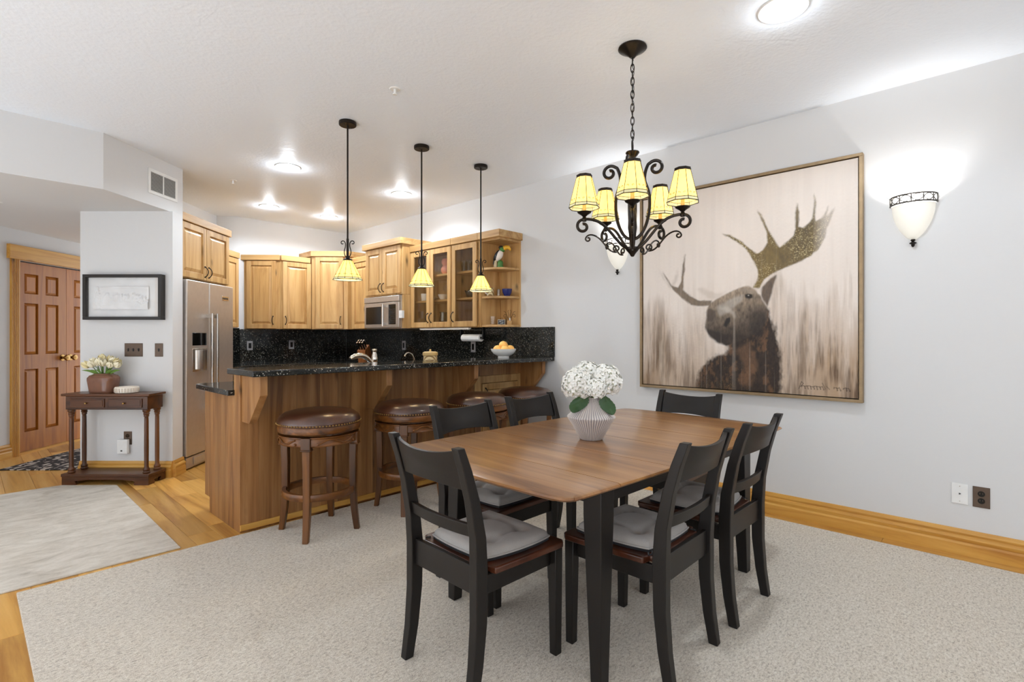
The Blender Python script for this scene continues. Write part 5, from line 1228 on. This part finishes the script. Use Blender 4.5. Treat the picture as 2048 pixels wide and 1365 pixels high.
# toucan
tq=thing('toucan_figurine','painted toucan figurine on the top open shelf','figurine',(3.715,3.690,1.9208),R(-60)); bk=plain('toucan_black',(28,26,28),.3); wh=plain('toucan_white',(236,226,216),.4); gr=plain('toucan_green',(70,128,56),.4); ye=plain('toucan_yellow',(240,182,48),.35)
MB().lathe([(0,0),(.036,0),(.038,.006),(.026,.03),(.030,.055),(.018,.075),(0,.08)],18,TM(.01,0,0)).build('leafy_base',gr,tq,ang=60); MB().lathe([(0,0),(.022,0),(.018,.05),(.012,.088),(0,.09)],14,TM(-.038,.0,0)).build('branch',plain('toucan_branch',(206,186,150),.6),tq)
MB().ball((0,0,0),(.036,.033,.062),18,12,TM(-.002,0,.125,0,0,R(28))).build('body',wh,tq,ang=80); MB().ball((0,0,0),(.026,.036,.066),16,10,TM(-.026,.004,.125,0,0,R(28))).build('wing',bk,tq,ang=80)
MB().ball((0,0,0),(.030,.027,.030),16,10,TM(.030,0,.186)).build('head',gr,tq,ang=80); MB().ball((-.0,0,0),(.026,.024,.020),14,8,TM(.018,0,.206)).build('crest',bk,tq,ang=80)
MB().tube([(.045,0,.192),(.070,0,.206),(.095,0,.203),(.110,0,.186),(.114,0,.170)],[.022,.022,.019,.012,.004],12).build('beak',ye,tq,ang=70); MB().ball((.045,-.022,.194),.005,8,6).build('eye',bk,tq)
MB().tube([(-.035,0,.10),(-.055,0,.06),(-.06,0,.035)],[.016,.012,.008],8).build('tail',bk,tq)
# middle open shelf
zs_=1.6345
lathed('blue_bowl','deep cobalt blue bowl on the middle open shelf','bowl',[(0,0),(.026,0),(.028,.004),(.046,.04),(.052,.075),(.049,.075),(.04,.04),(.022,.008),(0,.008)],plain('cobalt_glaze',(34,44,110),.2),(3.775,3.640,zs_))
lathed('shaker','small clear glass shaker left of the blue bowl','shaker',[(0,0),(.018,0),(.02,.004),(.017,.03),(.019,.06),(.015,.075),(0,.078)],glassmat('shaker_glass',(226,222,216),.15,.5),(3.72,3.705,zs_),16)
mg=thing('mug','white patterned mug at the inner end of the open shelf','mug',(3.66,3.765,zs_)); MB().lathe([(0,0),(.032,0),(.035,.004),(.038,.085),(.035,.085),(.031,.008),(0,.008)],24).build('body',canmat(),mg); MB().tube([(-.036,0,.07),(-.066,0,.06),(-.066,0,.03),(-.035,0,.018)],.005,8).build('handle',MT['ceram'],mg)
# bottom open shelf
zb_=ZB+.0225
lathed('tumbler','short clear tumbler on the bottom open shelf','glass',[(0,0),(.024,0),(.027,.003),(.031,.085),(.029,.085),(.025,.008),(0,.008)],MT['glass'],(3.675,3.745,zb_),20)
cb=thing('chalkboard_sign','tiny framed chalkboard sign on the bottom open shelf','sign',(3.745,3.690,zb_),R(-52))
MB().box(-.038,-.006,0,.038,.006,.055).build('frame',plain('sign_frame',(196,186,168),.6),cb,bevel=.001); MB().box(-.033,-.0072,.005,.033,-.0062,.050).build('board',MT['blackgl'],cb)
ch_=MB()
for k,(a,b_) in enumerate(((-.02,.02),(-.025,-.004),(.002,.022),(-.012,.016))): ch_.box(a,-.0078,.038-k*.008,b_,-.0073,.0405-k*.008)
ch_.build('chalk_lettering',MT['white'],cb); MB().tube([(-.015,0,.0552),(-.01,0,.068),(.01,0,.068),(.015,0,.0552)],.002,6).build('loop',MT['iron'],cb)
tw=thing('twig_sculpture','little wire twig sculpture on a wooden block, bottom shelf','sculpture',(3.79,3.620,zb_),R(-50))
MB().box(-.024,-.02,0,.024,.02,.042).build('block',wood('pale_block',(176,128,72),(214,170,110),(230,192,136),'x',.5),tw,bevel=.003); MB().lathe([(0,.0425),(.006,.0425),(.006,.07),(0,.072)],10,TM(.004,-.01,0)).build('candle',MT['ceram'],tw)
b=MB()
for s in (-1,1):
    b.tube([(0,0,.042),(s*.02,0,.075),(s*.03,0,.10),(s*.05,.005,.105),(s*.062,.004,.09),(s*.054,.0,.075),(s*.042,0,.082)],.0022,5); b.tube([(s*.014,0,.066),(s*.006,.0,.10),(s*.016,.0,.135),(s*.008,0,.15)],.002,5); b.tube([(s*.03,0,.10),(s*.04,0,.13),(s*.058,0,.135)],.0018,5)
b.build('wire_twigs',MT['iron'],tw)
